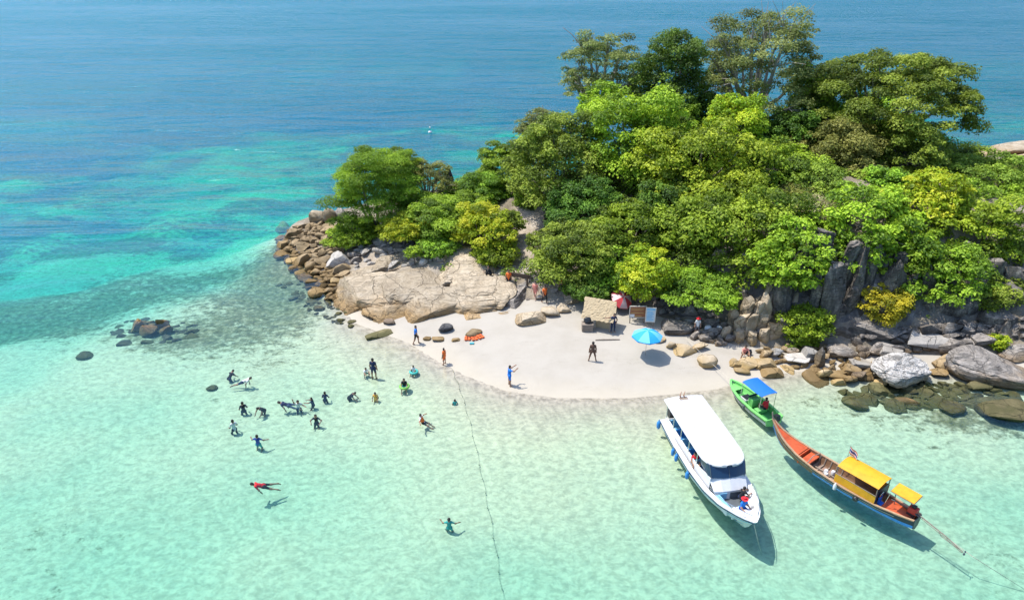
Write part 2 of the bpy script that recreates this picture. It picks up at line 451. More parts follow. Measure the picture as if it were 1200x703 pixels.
# ------------------------------------------------------------------ the sea: a closed body of clear, absorbing water
def water_material(name, absorb, dens, scat, sdens):
    m, nt, out = new_mat(name)
    geo = N(nt, 'NewGeometry'); pos = geo.outputs['Position']
    warp = noise_tex(nt, pos, .6, 2)
    va = N(nt, 'VectorMath', operation='ADD'); nt.links.new(pos, va.inputs[0])
    vs = N(nt, 'VectorMath', operation='SCALE'); vs.inputs['Scale'].default_value = .9
    nc = N(nt, 'TexNoise'); nc.inputs['Scale'].default_value = .7; nc.inputs['Detail'].default_value = 3; nt.links.new(pos, nc.inputs['Vector'])
    nt.links.new(nc.outputs['Color'], vs.inputs[0]); nt.links.new(vs.outputs[0], va.inputs[1])
    wp = va.outputs[0]
    # ripple caustics: bright and dim patches painted as noise into the transparent colour
    def ridged(sc, stretch):
        n = noise_tex(nt, mapping(nt, wp, stretch, (0, 0, R(12))), sc, 2.5, .55)
        return mth(nt, 'SUBTRACT', 1.0, mth(nt, 'MULTIPLY', mth(nt, 'ABSOLUTE', mth(nt, 'SUBTRACT', n, .5)), 4.5), clamp=True)
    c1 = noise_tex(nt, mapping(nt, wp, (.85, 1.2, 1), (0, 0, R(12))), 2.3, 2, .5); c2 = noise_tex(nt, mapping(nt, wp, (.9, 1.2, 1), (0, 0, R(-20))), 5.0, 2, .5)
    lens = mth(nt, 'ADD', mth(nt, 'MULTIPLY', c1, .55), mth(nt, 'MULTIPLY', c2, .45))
    caustic_col = ramp(nt, lens, [(0.38, .76), (0.49, .89), (0.57, 1.0)])
    # waves
    w1 = noise_tex(nt, mapping(nt, pos, (.55, 1.5, 1), (0, 0, R(8))), .34, 5, .6, .3)
    w2 = noise_tex(nt, mapping(nt, pos, (.8, 1.4, 1), (0, 0, R(-14))), 1.7, 4, .6, .2)
    # gusts: wind ripples are stronger in drifting lanes on the open water
    gst = noise_tex(nt, mapping(nt, pos, (.25, 1, 1), (0, 0, R(4))), .018, 3, .6)
    amp = ramp(nt, gst, [(0.35, .45), (0.65, 1.0)])
    at_ = N(nt, 'Attribute', attribute_name='open')
    amp = mth(nt, 'MULTIPLY', amp, at_.outputs['Fac'])
    w0 = noise_tex(nt, mapping(nt, pos, (.5, 1.5, 1), (0, 0, R(5))), .085, 3, .6, .4)
    h = mth(nt, 'MULTIPLY', mth(nt, 'ADD', mth(nt, 'MULTIPLY_ADD', mth(nt, 'SUBTRACT', w0, .66), 6.0, w1), mth(nt, 'MULTIPLY', w2, .30)), amp)
    b = N(nt, 'Bump'); b.inputs['Strength'].default_value = 1.0; b.inputs['Distance'].default_value = .62
    nt.links.new(h, b.inputs['Height'])
    fr = N(nt, 'Fresnel'); fr.inputs['IOR'].default_value = 1.33; nt.links.new(b.outputs[0], fr.inputs['Normal'])
    tr = N(nt, 'BsdfTransparent'); nt.links.new(caustic_col, tr.inputs[0])
    gl = N(nt, 'BsdfGlossy'); gl.inputs['Color'].default_value = (.70, .86, 1, 1); gl.inputs['Roughness'].default_value = .12; nt.links.new(b.outputs[0], gl.inputs['Normal'])
    mx = N(nt, 'MixShader'); # only the top of the water body is a surface; its sides and floor lie inside water
    tn = N(nt, 'SeparateXYZ'); nt.links.new(geo.outputs['True Normal'], tn.inputs[0])
    isup = mth(nt, 'GREATER_THAN', mth(nt, 'ABSOLUTE', tn.outputs[2]), .5)
    caustic_col = mixc(nt, isup, (1, 1, 1), caustic_col); nt.links.new(caustic_col, tr.inputs[0])
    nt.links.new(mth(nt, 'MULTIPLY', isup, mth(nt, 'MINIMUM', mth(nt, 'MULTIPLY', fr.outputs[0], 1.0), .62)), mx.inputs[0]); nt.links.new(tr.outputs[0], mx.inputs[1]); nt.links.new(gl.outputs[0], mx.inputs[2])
    nt.links.new(mx.outputs[0], out.inputs['Surface'])
    va_ = N(nt, 'VolumeAbsorption'); va_.inputs['Color'].default_value = (*absorb, 1); va_.inputs['Density'].default_value = dens
    vs_ = N(nt, 'VolumeScatter'); vs_.inputs['Color'].default_value = (*scat, 1); vs_.inputs['Density'].default_value = sdens; vs_.inputs['Anisotropy'].default_value = .35
    ad = N(nt, 'AddShader'); nt.links.new(va_.outputs[0], ad.inputs[0]); nt.links.new(vs_.outputs[0], ad.inputs[1])
    nt.links.new(ad.outputs[0], out.inputs['Volume'])
    return m
LAGOON = ((.05, .970, .945), .24, (.10, .78, .66), .07)          # clear shallows with a little fine chalky silt
OPEN = ((.05, .950, .990), .22, (.02, .32, .99), .075)            # clear blue open sea
SPLIT = 66.0
def water_body(name, par, wx, wy):
    WX, WY = np.meshgrid(wx, wy)
    wi = np.arange(WX.size).reshape(WX.shape)
    WV = np.c_[WX.ravel(), WY.ravel(), np.zeros(WX.size)]
    WB = WV.copy(); WB[:, 2] = -45
    top = q(wi[:-1, :-1], wi[:-1, 1:], wi[1:, 1:], wi[1:, :-1]); n0 = WX.size
    side = []
    for e in (wi[0, :], wi[:, -1], wi[-1, ::-1], wi[::-1, 0]):
        side.append(np.stack([e[:-1] + n0, e[1:] + n0, e[1:], e[:-1]], 1))
    F_ = np.r_[top, top[:, ::-1] + n0, *side]
    me = np_mesh(name, np.r_[WV, WB], F_, [water_material(name + '_water', *par)], False)
    opn = np.clip(np.r_[0.14 + .86 * sstep(52, 105, WV[:, 1]), np.ones(n0)], 0, 1)
    a = me.attributes.new('open', 'FLOAT', 'POINT'); a.data.foreach_set('value', opn.astype(np.float32))
    tag(mesh_obj(name, me), kind='structure')
q = lambda a, b, c, d: np.stack([a.ravel(), b.ravel(), c.ravel(), d.ravel()], 1)
wx = axis(-80, 100, 4, -3400, 3400, 10)
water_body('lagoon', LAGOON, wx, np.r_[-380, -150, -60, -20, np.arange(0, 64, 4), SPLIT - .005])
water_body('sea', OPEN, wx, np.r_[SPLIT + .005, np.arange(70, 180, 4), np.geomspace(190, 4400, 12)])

# ------------------------------------------------------------------ the island's ground
def hill_material():
    m, nt, out = new_mat('island_soil')
    geo = N(nt, 'NewGeometry'); pos = geo.outputs['Position']
    sn = N(nt, 'SeparateXYZ'); nt.links.new(geo.outputs['True Normal'], sn.inputs[0])
    n1 = noise_tex(nt, pos, .7, 6, .65); n2 = noise_tex(nt, pos, 5, 5, .7)
    soil = ramp(nt, n1, [(.3, (.12, .10, .06)), (.5, (.26, .215, .15)), (.7, (.45, .385, .30))])
    rock = ramp(nt, noise_tex(nt, mapping(nt, pos, (1, 1, .3)), 1.3, 7, .7), [(.25, (.045, .045, .05)), (.5, (.16, .155, .15)), (.75, (.33, .31, .285))])
    f = ramp(nt, sn.outputs[2], [(.62, 1.0), (.82, 0.0)])
    at_ = N(nt, 'Attribute', attribute_name='bare')
    soil = mixc(nt, at_.outputs['Fac'], soil, ramp(nt, n1, [(.3, (.36, .29, .21)), (.6, (.56, .48, .385))]))
    c = mixc(nt, f, soil, rock)
    c = mixc(nt, mth(nt, 'MULTIPLY', n2, .35), c, (.07, .06, .045))
    p = N(nt, 'BsdfPrincipled'); nt.links.new(c, p.inputs['Base Color']); p.inputs['Roughness'].default_value = .95
    b = N(nt, 'Bump'); b.inputs['Strength'].default_value = .8; b.inputs['Distance'].default_value = .15
    nt.links.new(mth(nt, 'ADD', n1, n2), b.inputs['Height']); nt.links.new(b.outputs[0], p.inputs['Normal'])
    nt.links.new(p.outputs[0], out.inputs[0])
    return m
hx = np.arange(-34, 118, .45); hy = np.arange(38, 114, .45)
HX, HY = np.meshgrid(hx, hy)
HZ = hill_z(HX.ravel(), HY.ravel())
hi_ = np.arange(HX.size).reshape(HX.shape)
HF = q(hi_[:-1, :-1], hi_[:-1, 1:], hi_[1:, 1:], hi_[1:, :-1])
HF = HF[HZ[HF].max(1) > -0.55]
u, inv = np.unique(HF.ravel(), return_inverse=True)
M_HILL = hill_material()
me = np_mesh('island_ground', np.c_[HX.ravel(), HY.ravel(), HZ][u], inv.reshape(HF.shape), [M_HILL], True)
hxu, hyu = HX.ravel()[u], HY.ravel()[u]
bare = np.zeros(len(u))
BARE = [hit(px, py)[:2] + (r,) for px, py, r in ((605, 285, 3.0), (618, 265, 2.4), (600, 305, 3.2), (640, 320, 2.6), (660, 335, 2.6), (570, 300, 2.6), (540, 300, 2.6), (500, 300, 3), (450, 300, 3), (625, 245, 2.2), (690, 355, 2.0))]
for bx_, by_, br_ in BARE: bare = np.maximum(bare, np.exp(-(((hxu - bx_) ** 2 + (hyu - by_) ** 2) / br_ ** 2) ** 2))
at_b = me.attributes.new('bare', 'FLOAT', 'POINT'); at_b.data.foreach_set('value', bare.astype(np.float32))
tag(mesh_obj('island_ground', me), kind='structure')

# ------------------------------------------------------------------ rocks
def rock_mat(name, dark, mid, light, stain, stain_top=0.9, scale=1.0, crack=0.6, stretch=(1, 1, 1), crack_w=0.016, stria=0.0):
    m, nt, out = new_mat(name)
    geo = N(nt, 'NewGeometry'); pos = geo.outputs['Position']
    sp = N(nt, 'SeparateXYZ'); nt.links.new(pos, sp.inputs[0])
    oi = N(nt, 'ObjectInfo')
    n1 = noise_tex(nt, mapping(nt, pos, stretch), .9 * scale, 7, .68, .3)
    n2 = noise_tex(nt, pos, 7 * scale, 5, .7)
    c = ramp(nt, n1, [(.26, dark), (.5, mid), (.72, light)])
    c = mixc(nt, mth(nt, 'MULTIPLY', ramp(nt, n2, [(.52, 0.0), (.75, 1.0)]), .45), c, dark)
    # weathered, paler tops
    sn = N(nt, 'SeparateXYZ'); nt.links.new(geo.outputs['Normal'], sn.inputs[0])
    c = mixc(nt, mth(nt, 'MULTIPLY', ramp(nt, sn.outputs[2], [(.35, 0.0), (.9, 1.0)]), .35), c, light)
    # tide stain
    zz = mth(nt, 'ADD', sp.outputs[2], mth(nt, 'MULTIPLY', mth(nt, 'SUBTRACT', noise_tex(nt, pos, 1.2, 4), .5), 1.0))
    sf = ramp(nt, mth(nt, 'MULTIPLY', zz, 1.0 / max(stain_top, .01)), [(.35, 1.0), (1.0, 0.0)])
    c = mixc(nt, mth(nt, 'MULTIPLY', sf, .8), c, stain)
    vo = N(nt, 'TexVoronoi', feature='DISTANCE_TO_EDGE'); vo.inputs['Scale'].default_value = .42 * scale
    wv = N(nt, 'VectorMath', operation='ADD'); nw = N(nt, 'TexNoise'); nw.inputs['Scale'].default_value = .8 * scale; nw.inputs['Detail'].default_value = 4
    nt.links.new(pos, nw.inputs['Vector']); vsx = N(nt, 'VectorMath', operation='SCALE'); vsx.inputs['Scale'].default_value = 1.5 / scale
    nt.links.new(nw.outputs['Color'], vsx.inputs[0]); nt.links.new(mapping(nt, pos, stretch), wv.inputs[0]); nt.links.new(vsx.outputs[0], wv.inputs[1]); nt.links.new(wv.outputs[0], vo.inputs['Vector'])
    cr = ramp(nt, vo.outputs[0], [(0.0, 1.0), (crack_w, 0.0)])
    c = mixc(nt, mth(nt, 'MULTIPLY', cr, crack), c, tuple(v * .35 for v in dark))
    if stria:
        ns = noise_tex(nt, mapping(nt, pos, (.5, .5, 4.5), (R(18), R(24), 0)), 1.7, 5, .7, .5)
        st = ramp(nt, ns, [(.38, 1.0), (.47, 0.0), (.53, 0.0), (.60, .7)]); c = mixc(nt, mth(nt, 'MULTIPLY', st, stria), c, dark)
        cr = mth(nt, 'ADD', cr, st)
    br = mth(nt, 'MULTIPLY_ADD', oi.outputs['Random'], .5, .72)
    hs = N(nt, 'HueSaturation'); nt.links.new(br, hs.inputs['Value']); nt.links.new(c, hs.inputs['Color'])
    p = N(nt, 'BsdfPrincipled'); nt.links.new(hs.outputs[0], p.inputs['Base Color']); p.inputs['Roughness'].default_value = .85
    p.inputs['Specular IOR Level'].default_value = .25
    b = N(nt, 'Bump'); b.inputs['Strength'].default_value = .9; b.inputs['Distance'].default_value = .10
    hh = mth(nt, 'SUBTRACT', mth(nt, 'ADD', n1, mth(nt, 'MULTIPLY', n2, .5)), mth(nt, 'MULTIPLY', cr, .6))
    nt.links.new(hh, b.inputs['Height']); nt.links.new(b.outputs[0], p.inputs['Normal'])
    nt.links.new(p.outputs[0], out.inputs[0])
    return m
RM = {
    'pale': rock_mat('pale_granite', (.23, .17, .105), (.42, .335, .225), (.54, .46, .345), (.38, .235, .09), 1.25, .7, .75, (1, 1, 1.6), .011, .35),
    'brown': rock_mat('brown_rock', (.11, .075, .038), (.27, .19, .10), (.46, .35, .21), (.21, .135, .05), .7, 1.2, .5),
    'grey': rock_mat('grey_rock', (.06, .055, .05), (.21, .185, .16), (.48, .43, .375), (.26, .17, .08), .9, .9, .5, (1, 1, .6), .012, .45),
    'cliff': rock_mat('cliff_rock', (.032, .03, .028), (.15, .135, .12), (.48, .425, .36), (.33, .24, .13), 1.6, 1.3, .6, (1, 1, .28), .014, .4),
    'white': rock_mat('white_striped_rock', (.13, .12, .105), (.46, .43, .39), (.60, .57, .52), (.42, .30, .14), .75, 1.5, .0, (.5, .9, 3.0), .05, .85),
    'tan': rock_mat('tan_rock', (.17, .125, .07), (.40, .315, .205), (.58, .49, .365), (.36, .24, .085), 1.0, 1.1, .55),
    'rubble': rock_mat('pale_grey_rubble', (.19, .17, .145), (.38, .35, .305), (.52, .48, .425), (.34, .24, .13), .5, 1.2, .4),
    'weedy': rock_mat('weedy_rock', (.04, .038, .018), (.115, .10, .045), (.235, .20, .10), (.10, .095, .038), .3, 1.4, .4),
    'reef': rock_mat('dark_reef_rock', (.05, .04, .03), (.14, .105, .075), (.27, .20, .14), (.075, .07, .05), .12, 1.4, .5),
    'black': rock_mat('black_rock', (.02, .02, .024), (.06, .06, .065), (.16, .155, .15), (.05, .05, .05), .1, 1.2, .5),
}
_ico = {}
def ico(sub):
    if sub not in _ico:
        bm = bmesh.new(); bmesh.ops.create_icosphere(bm, subdivisions=sub, radius=1.0)
        bm.verts.ensure_lookup_table()
        _ico[sub] = (np.array([v.co[:] for v in bm.verts]), np.array([[v.index for v in f.verts] for f in bm.faces])); bm.free()
    V, F = _ico[sub]; return V.copy(), F
def rock_shape(seed, sub=3, cuts=9, lo=.5, hi=.85, rough=.05, boxy=.75, flat_bias=0.0, grooves=0, freq=2.2):
    rs = np.random.RandomState(seed)
    V, F = ico(sub)
    V = np.sign(V) * np.abs(V) ** boxy
    V /= np.abs(V).max()
    for _ in range(cuts):
        n = rs.normal(size=3); n[2] *= (1 - flat_bias); n /= np.linalg.norm(n); d = rs.uniform(lo, hi)
        t = V @ n - d
        V = V - np.where(t > 0, t, 0)[:, None] * n * .96
    for g in range(grooves):
        n = rs.normal(size=3); n[2] *= .5; n /= np.linalg.norm(n); d = rs.uniform(-.5, .5)
        t = V @ n - d + .10 * fbm(V * 2.5, seed + g * 7, 3)
        V = V * (1 - (.055 * np.exp(-(t / .03) ** 2) + .03 * sstep(0, .02, t))[:, None])
    V = V * (1 + rough * fbm(V * freq + seed * 3.1, seed, 4))[:, None]
    V = V - (V.max(0) + V.min(0)) / 2
    V = V / ((V.max(0) - V.min(0)) / 2)
    return V, F
def rock_mesh(name, seed, dims=(1, 1, 1), **kw):
    V, F = rock_shape(seed, **kw)
    me = np_mesh(name, V * np.array(dims) / 2, F, [RM['grey']], True)
    me.set_sharp_from_angle(angle=R(24))
    return me
POOL = {}
for nm, kw in (('round', dict(cuts=7, lo=.6, hi=.9, rough=.06, boxy=.85)), ('block', dict(cuts=9, lo=.5, hi=.8, rough=.04, boxy=.6)), ('flat', dict(cuts=8, lo=.5, hi=.85, rough=.05, boxy=.6)), ('shard', dict(cuts=13, lo=.32, hi=.75, rough=.03, boxy=.7))):
    POOL[nm] = [rock_mesh('rock', 100 + 17 * i + len(nm) * 1000, **kw) for i in range(7)]
rng = random.Random(7)
def put_rock(loc, dims, rot, mat, label, group=None, kind='block', hero=None, name='rock', parent=None, cat='rock'):
    if hero is None:
        me = rng.choice(POOL[kind]); sc = tuple(d / 2 * 2 for d in dims)
    else:
        me = rock_mesh(name, hero.pop('seed'), dims, **hero); sc = (1, 1, 1)
    o = bpy.data.objects.new(name, me)
    o.location = loc; o.rotation_euler = rot; o.scale = sc
    link(o, parent)
    o.material_slots[0].link = 'OBJECT'; o.material_slots[0].material = RM[mat]
    if parent is None and label: tag(o, label, cat, group)
    return o
def rock_px(px, py, w, h, mat, label, kind='block', depth=.85, rz=None, group=None, hero=None, name='boulder', tilt=(0, 0), sink=.12, parent=None):
    """a rock whose outline in the photograph is about w by h pixels round (px, py), standing on the ground there"""
    x, y, g = hit(px, py + h / 2 - 1)
    s = px_per_m(y, g); th = math.atan2(CAM_H - g, y)
    W = w / s; D = depth * W
    Hh = max((h / s - D * math.sin(th) * .75) / math.cos(th), .30 * W, .2)
    Hh *= (1 + sink)
    if rz is None: rz = rng.uniform(-.25, .25)
    return put_rock((x, y + D * .42, g + Hh * (.5 - sink)), (W * 1.04, D, Hh), (tilt[0], tilt[1], rz), mat, label, group, kind, hero, name, parent)

# -- the granite outcrop left of the beach: slabs parted by deep joints
outcrop = tag(empty('granite_outcrop', (*at(500, 372), .3)), 'broad pale granite outcrop with deep joints sloping into the clear shallows', 'rock outcrop')
def slab(px, py, Y, dims, rot, seed, mat='pale', grooves=5, **kw):
    x, y, z = at_depth(px, py, Y)
    o = put_rock((x, y, z), dims, rot, mat, '', None, hero=dict(seed=seed, sub=5, cuts=kw.pop('cuts', 8), lo=.5, hi=.82, rough=.06, boxy=.46, grooves=grooves + 2, freq=3.4), name='slab')
    o.parent = outcrop; o.location = Vector((x, y, z)) - outcrop.location
    return o
for px, py, Y, dims, rot, sd, mt, gr in (
        (438, 352, 53.2, (6.6, 5.6, 3.0), (14, -4, 16), 31, 'pale', 3), (490, 338, 54.8, (7.4, 7.0, 3.2), (13, -3, 12), 32, 'pale', 4), (545, 324, 56.4, (6.6, 6.4, 3.0), (12, -3, 10), 33, 'pale', 4),
        (470, 370, 50.8, (6.4, 3.2, 2.2), (18, -6, 14), 34, 'pale', 3), (520, 364, 51.4, (6.6, 4.0, 2.6), (16, -5, 12), 35, 'pale', 4), (566, 352, 52.6, (6.0, 5.0, 2.8), (14, -2, 8), 36, 'pale', 4),
        (604, 350, 53.0, (4.6, 4.6, 2.6), (12, 3, 20), 37, 'grey', 4), (414, 358, 52.4, (3.4, 3.4, 2.2), (14, -6, 26), 38, 'pale', 2), (556, 377, 49.6, (4.6, 1.9, 1.3), (14, -5, 10), 39, 'pale', 2),
        (592, 378, 49.4, (3.6, 2.0, 1.0), (10, -5, 12), 16, 'pale', 2), (640, 352, 53.0, (3.8, 3.0, 1.8), (10, 3, 4), 17, 'grey', 2), (583, 303, 60.5, (5.5, 3.6, 2.2), (8, 6, 24), 18, 'pale', 2), (612, 314, 58.0, (5.0, 3.6, 1.8), (8, -6, -10), 19, 'pale', 2),
        (478, 312, 58.6, (6.0, 3.2, 1.8), (8, -2, 8), 40, 'pale', 2), (430, 325, 56.6, (4.6, 3.6, 2.0), (10, -4, 14), 41, 'pale', 2)):
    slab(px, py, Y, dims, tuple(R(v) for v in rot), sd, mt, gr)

# -- single boulders one can tell apart
HERO = [
    (372, 255, 20, 21, 'tan', 'upright rounded tan boulder at the seaward end of the boulder trio', 'round'),
    (385, 254, 17, 21, 'tan', 'rounded tan boulder in the middle of the seaward boulder trio', 'round'),
    (398, 252, 20, 17, 'grey', 'rounded greyish boulder of the seaward trio beside the dark green tree', 'round'),
    (331, 267, 19, 15, 'tan', 'reddish boulder standing in the sea off the rocky tip', 'round'),
    (329, 280, 17, 9, 'brown', 'low wet brown rock in the sea before the reddish boulder', 'round'),
    (338, 294, 14, 12, 'brown', 'round brown boulder at the foot of the brown rock pile', 'round'),
    (409, 261, 18, 8, 'tan', 'flat orange tan rock behind the bright green bush', 'flat'),
    (396, 305, 32, 24, 'rubble', 'large white block above the brown rock pile', 'shard'),
    (622, 374, 36, 18, 'pale', 'flat pale slab lying on the sand below the outcrop', 'flat'),
    (645, 366, 22, 15, 'tan', 'rounded tan boulder beside the thatched shelter', 'round'),
    (661, 362, 16, 13, 'tan', 'small tan boulder next to the shelter roof edge', 'block'),
    (673, 349, 22, 18, 'tan', 'pointed tan boulder behind the thatched shelter', 'shard'),
    (633, 349, 11, 8, 'rubble', 'small pale stone below the people on the rocks', 'block'),
    (522, 385, 17, 13, 'black', 'dark wet boulder against the foot of the outcrop', 'round'),
    (456, 378, 14, 9, 'reef', 'dark olive rock at the left waterline of the outcrop', 'round'),
    (500, 398, 9, 5, 'brown', 'small brown rock beside the walking man in blue shirt', 'flat'),
    (513, 399, 14, 6, 'brown', 'brown flat rock cluster stone on wet sand', 'flat'),
    (534, 400, 10, 4, 'brown', 'thin brown stone half buried in the beach', 'flat'),
    (555, 394, 20, 6, 'brown', 'low brown rock with the orange vests on it', 'flat'),
    (795, 384, 36, 20, 'grey', 'large angular grey brown boulder right of the sign boards', 'block'),
    (773, 401, 17, 6, 'tan', 'flat tan stone in the sand behind the blue umbrella', 'flat'),
    (787, 405, 11, 11, 'tan', 'small upright tan rock right of the blue umbrella', 'block'),
    (806, 411, 30, 17, 'tan', 'craggy ochre rock on the sand below the cliff', 'shard'),
    (822, 407, 18, 13, 'tan', 'craggy ochre rock joined behind the first ochre rock', 'shard'),
    (830, 424, 23, 19, 'tan', 'lone pitted ochre boulder on open sand', 'round'),
    (863, 426, 14, 12, 'tan', 'tilted ochre block at the upper edge of the green boat beach', 'block'),
    (877, 427, 24, 15, 'tan', 'blocky ochre rock above the green boat', 'block'),
    (898, 428, 28, 13, 'tan', 'long ochre rock at the cliff foot', 'flat'),
    (907, 439, 27, 13, 'brown', 'orange brown slab between sand and wedge slabs', 'flat'),
    (871, 438, 18, 5, 'tan', 'thin ochre slab in the sand above the green boat', 'flat'),
    (938, 424, 30, 15, 'rubble', 'flat pale slab above the tilted brown slabs', 'flat'),
    (949, 416, 17, 20, 'rubble', 'bluish white upright block below the yellow green bush', 'block'),
    (962, 420, 13, 26, 'cliff', 'dark leaning shard right of the bluish white block', 'shard'),
    (911, 413, 19, 16, 'rubble', 'pale pointed rock left of the yellow green bush', 'shard'),
    (989, 413, 34, 23, 'grey', 'striped grey brown boulder below the tall cliff pillar', 'round'),
    (1014, 429, 30, 16, 'rubble', 'pale flat-topped block left of the striped white boulder', 'block'),
    (1017, 442, 19, 13, 'brown', 'round orange brown stone left of the striped white boulder', 'round'),
    (1000, 434, 20, 15, 'brown', 'orange brown rock behind the round orange stone', 'block'),
    (982, 440, 26, 15, 'brown', 'brown slab stone between the tilted slabs and orange stones', 'flat'),
    (1033, 450, 14, 11, 'tan', 'small ochre rock under the striped white boulder', 'round'),
    (1045, 411, 28, 20, 'rubble', 'bluish white boulder under the long grey slab', 'block'),
    (1112, 424, 28, 26, 'brown', 'stack of orange brown blocks in the gap right of the striped boulder', 'block'),
    (1103, 440, 22, 10, 'brown', 'brown wet stone below the orange block stack', 'flat'),
    (1143, 404, 38, 16, 'grey', 'dark grey boulder top behind the huge brown boulder', 'block'),
    (1192, 414, 34, 24, 'grey', 'grey boulder behind the huge brown boulder at the frame edge', 'block'),
    (1115, 392, 34, 20, 'cliff', 'grey block wedged above the pale tilted slab', 'block'),
    (1170, 372, 40, 30, 'cliff', 'large grey block under the shrubs near the frame edge', 'block'),
    (1190, 345, 44, 36, 'grey', 'broad brown grey cliff block high at the frame edge', 'block'),
    (1120, 481, 30, 15, 'weedy', 'olive brown rock breaking the surface off the boulders', 'round'),
    (1006, 479, 28, 7, 'weedy', 'flat weedy rock under water off the brown slabs', 'flat'),
    (1052, 484, 10, 5, 'weedy', 'small weedy rock alone under clear water', 'round'),
    (1186, 495, 56, 14, 'weedy', 'long weedy rock under water at the frame edge', 'flat'),
    (96, 419, 19, 8, 'weedy', 'lone dark weedy rock on pale sand under water', 'round'),
    (247, 456, 13, 7, 'weedy', 'small green weedy rock near the snorkellers', 'round'),
    (944, 263, 26, 20, 'rubble', 'pale grey rock at the top of the cliff below the dry bush', 'shard'),
    (607, 222, 14, 15, 'grey', 'grey rock among the trees by the sea gap', 'block'),
]
for px, py, w, h, mt, lab, kd in HERO:
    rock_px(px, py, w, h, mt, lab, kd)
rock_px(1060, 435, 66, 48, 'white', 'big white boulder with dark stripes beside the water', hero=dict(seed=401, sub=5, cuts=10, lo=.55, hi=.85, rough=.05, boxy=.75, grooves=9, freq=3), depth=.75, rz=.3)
rock_px(1037, 393, 72, 26, 'grey', 'long flat-topped grey slab bridging the boulders under the cliff', hero=dict(seed=402, sub=5, cuts=9, lo=.55, hi=.85, rough=.04, boxy=.5, grooves=3, freq=2.4), depth=.5, rz=-.05, sink=.0)
rock_px(1096, 405, 64, 22, 'rubble', 'long pale slab tilted down towards the huge brown boulder', hero=dict(seed=403, sub=5, cuts=9, lo=.5, hi=.85, rough=.03, boxy=.5, grooves=2, freq=2.4), depth=.42, rz=-.12, tilt=(0, .16), sink=.0)
rock_px(1170, 432, 100, 50, 'grey', 'huge rounded brown grey boulder at the water by the frame edge', hero=dict(seed=404, sub=5, cuts=9, lo=.5, hi=.85, rough=.05, boxy=.7, grooves=4, freq=2.4), depth=.6, rz=-.18, tilt=(0, .12))
for px, py, Y, dims, rot, mt, lab, sd in ((921, 449, 41.4, (1.9, 3.0, .7), (24, 6, -24), 'tan', 'large tilted brown slab beside the green boat', 501), (966, 453, 40.8, (1.9, 3.4, .7), (24, -6, 30), 'brown', 'large tilted brown slab sliding into the water', 502),
                                          (444, 392, 47.4, (2.2, 1.0, .4), (6, -4, 28), 'weedy', 'flat weedy rock tongue lying in the shallows', 503), (1040, 470, 39.4, (2.6, 1.5, .7), (10, 4, -30), 'weedy', 'broad olive slab awash below the striped white boulder', 504)):
    x, y, z = at_depth(px, py, Y)
    put_rock((x, y, z), dims, tuple(R(v) for v in rot), mt, lab, None, hero=dict(seed=sd, sub=4, cuts=9, lo=.6, hi=.9, rough=.03, boxy=.42, grooves=2), name='boulder')
# rocks of the far shore
for px, py, Y, dims, lab in ((1190, 178, 103, (9, 5, 2.4), 'long pale rock shelf on the far shore behind the island'), (1148, 184, 101, (6, 3.5, 1.6), 'low brown rock tongue reaching into the far sea'),
                             (1192, 190, 99, (9, 4, 2.4), 'pale boulder shelf in front of the far rock shelf'), (1108, 193, 99, (5, 3.0, 1.6), 'tan rock showing between the far shrubs and the sea')):
    x, y, z = at_depth(px, py, Y)
    put_rock((x, y, z), dims, (0, R(-4), R(6)), 'pale', lab, 'rocks on the far shore', 'flat', name='boulder')
x, y, z = at_depth(525, 216, 79)
put_rock((x, y, z), (1.3, 1.4, 4.6), (0, R(6), .4), 'black', 'black jagged rock spire against the sea', None, 'shard', name='rock_spire')
x, y, z = at_depth(531, 224, 78)
put_rock((x, y, z), (1.4, 1.4, 3.0), (0, R(-6), 1.4), 'black', 'lower black rock beside the jagged spire', None, 'shard', name='rock_spire')

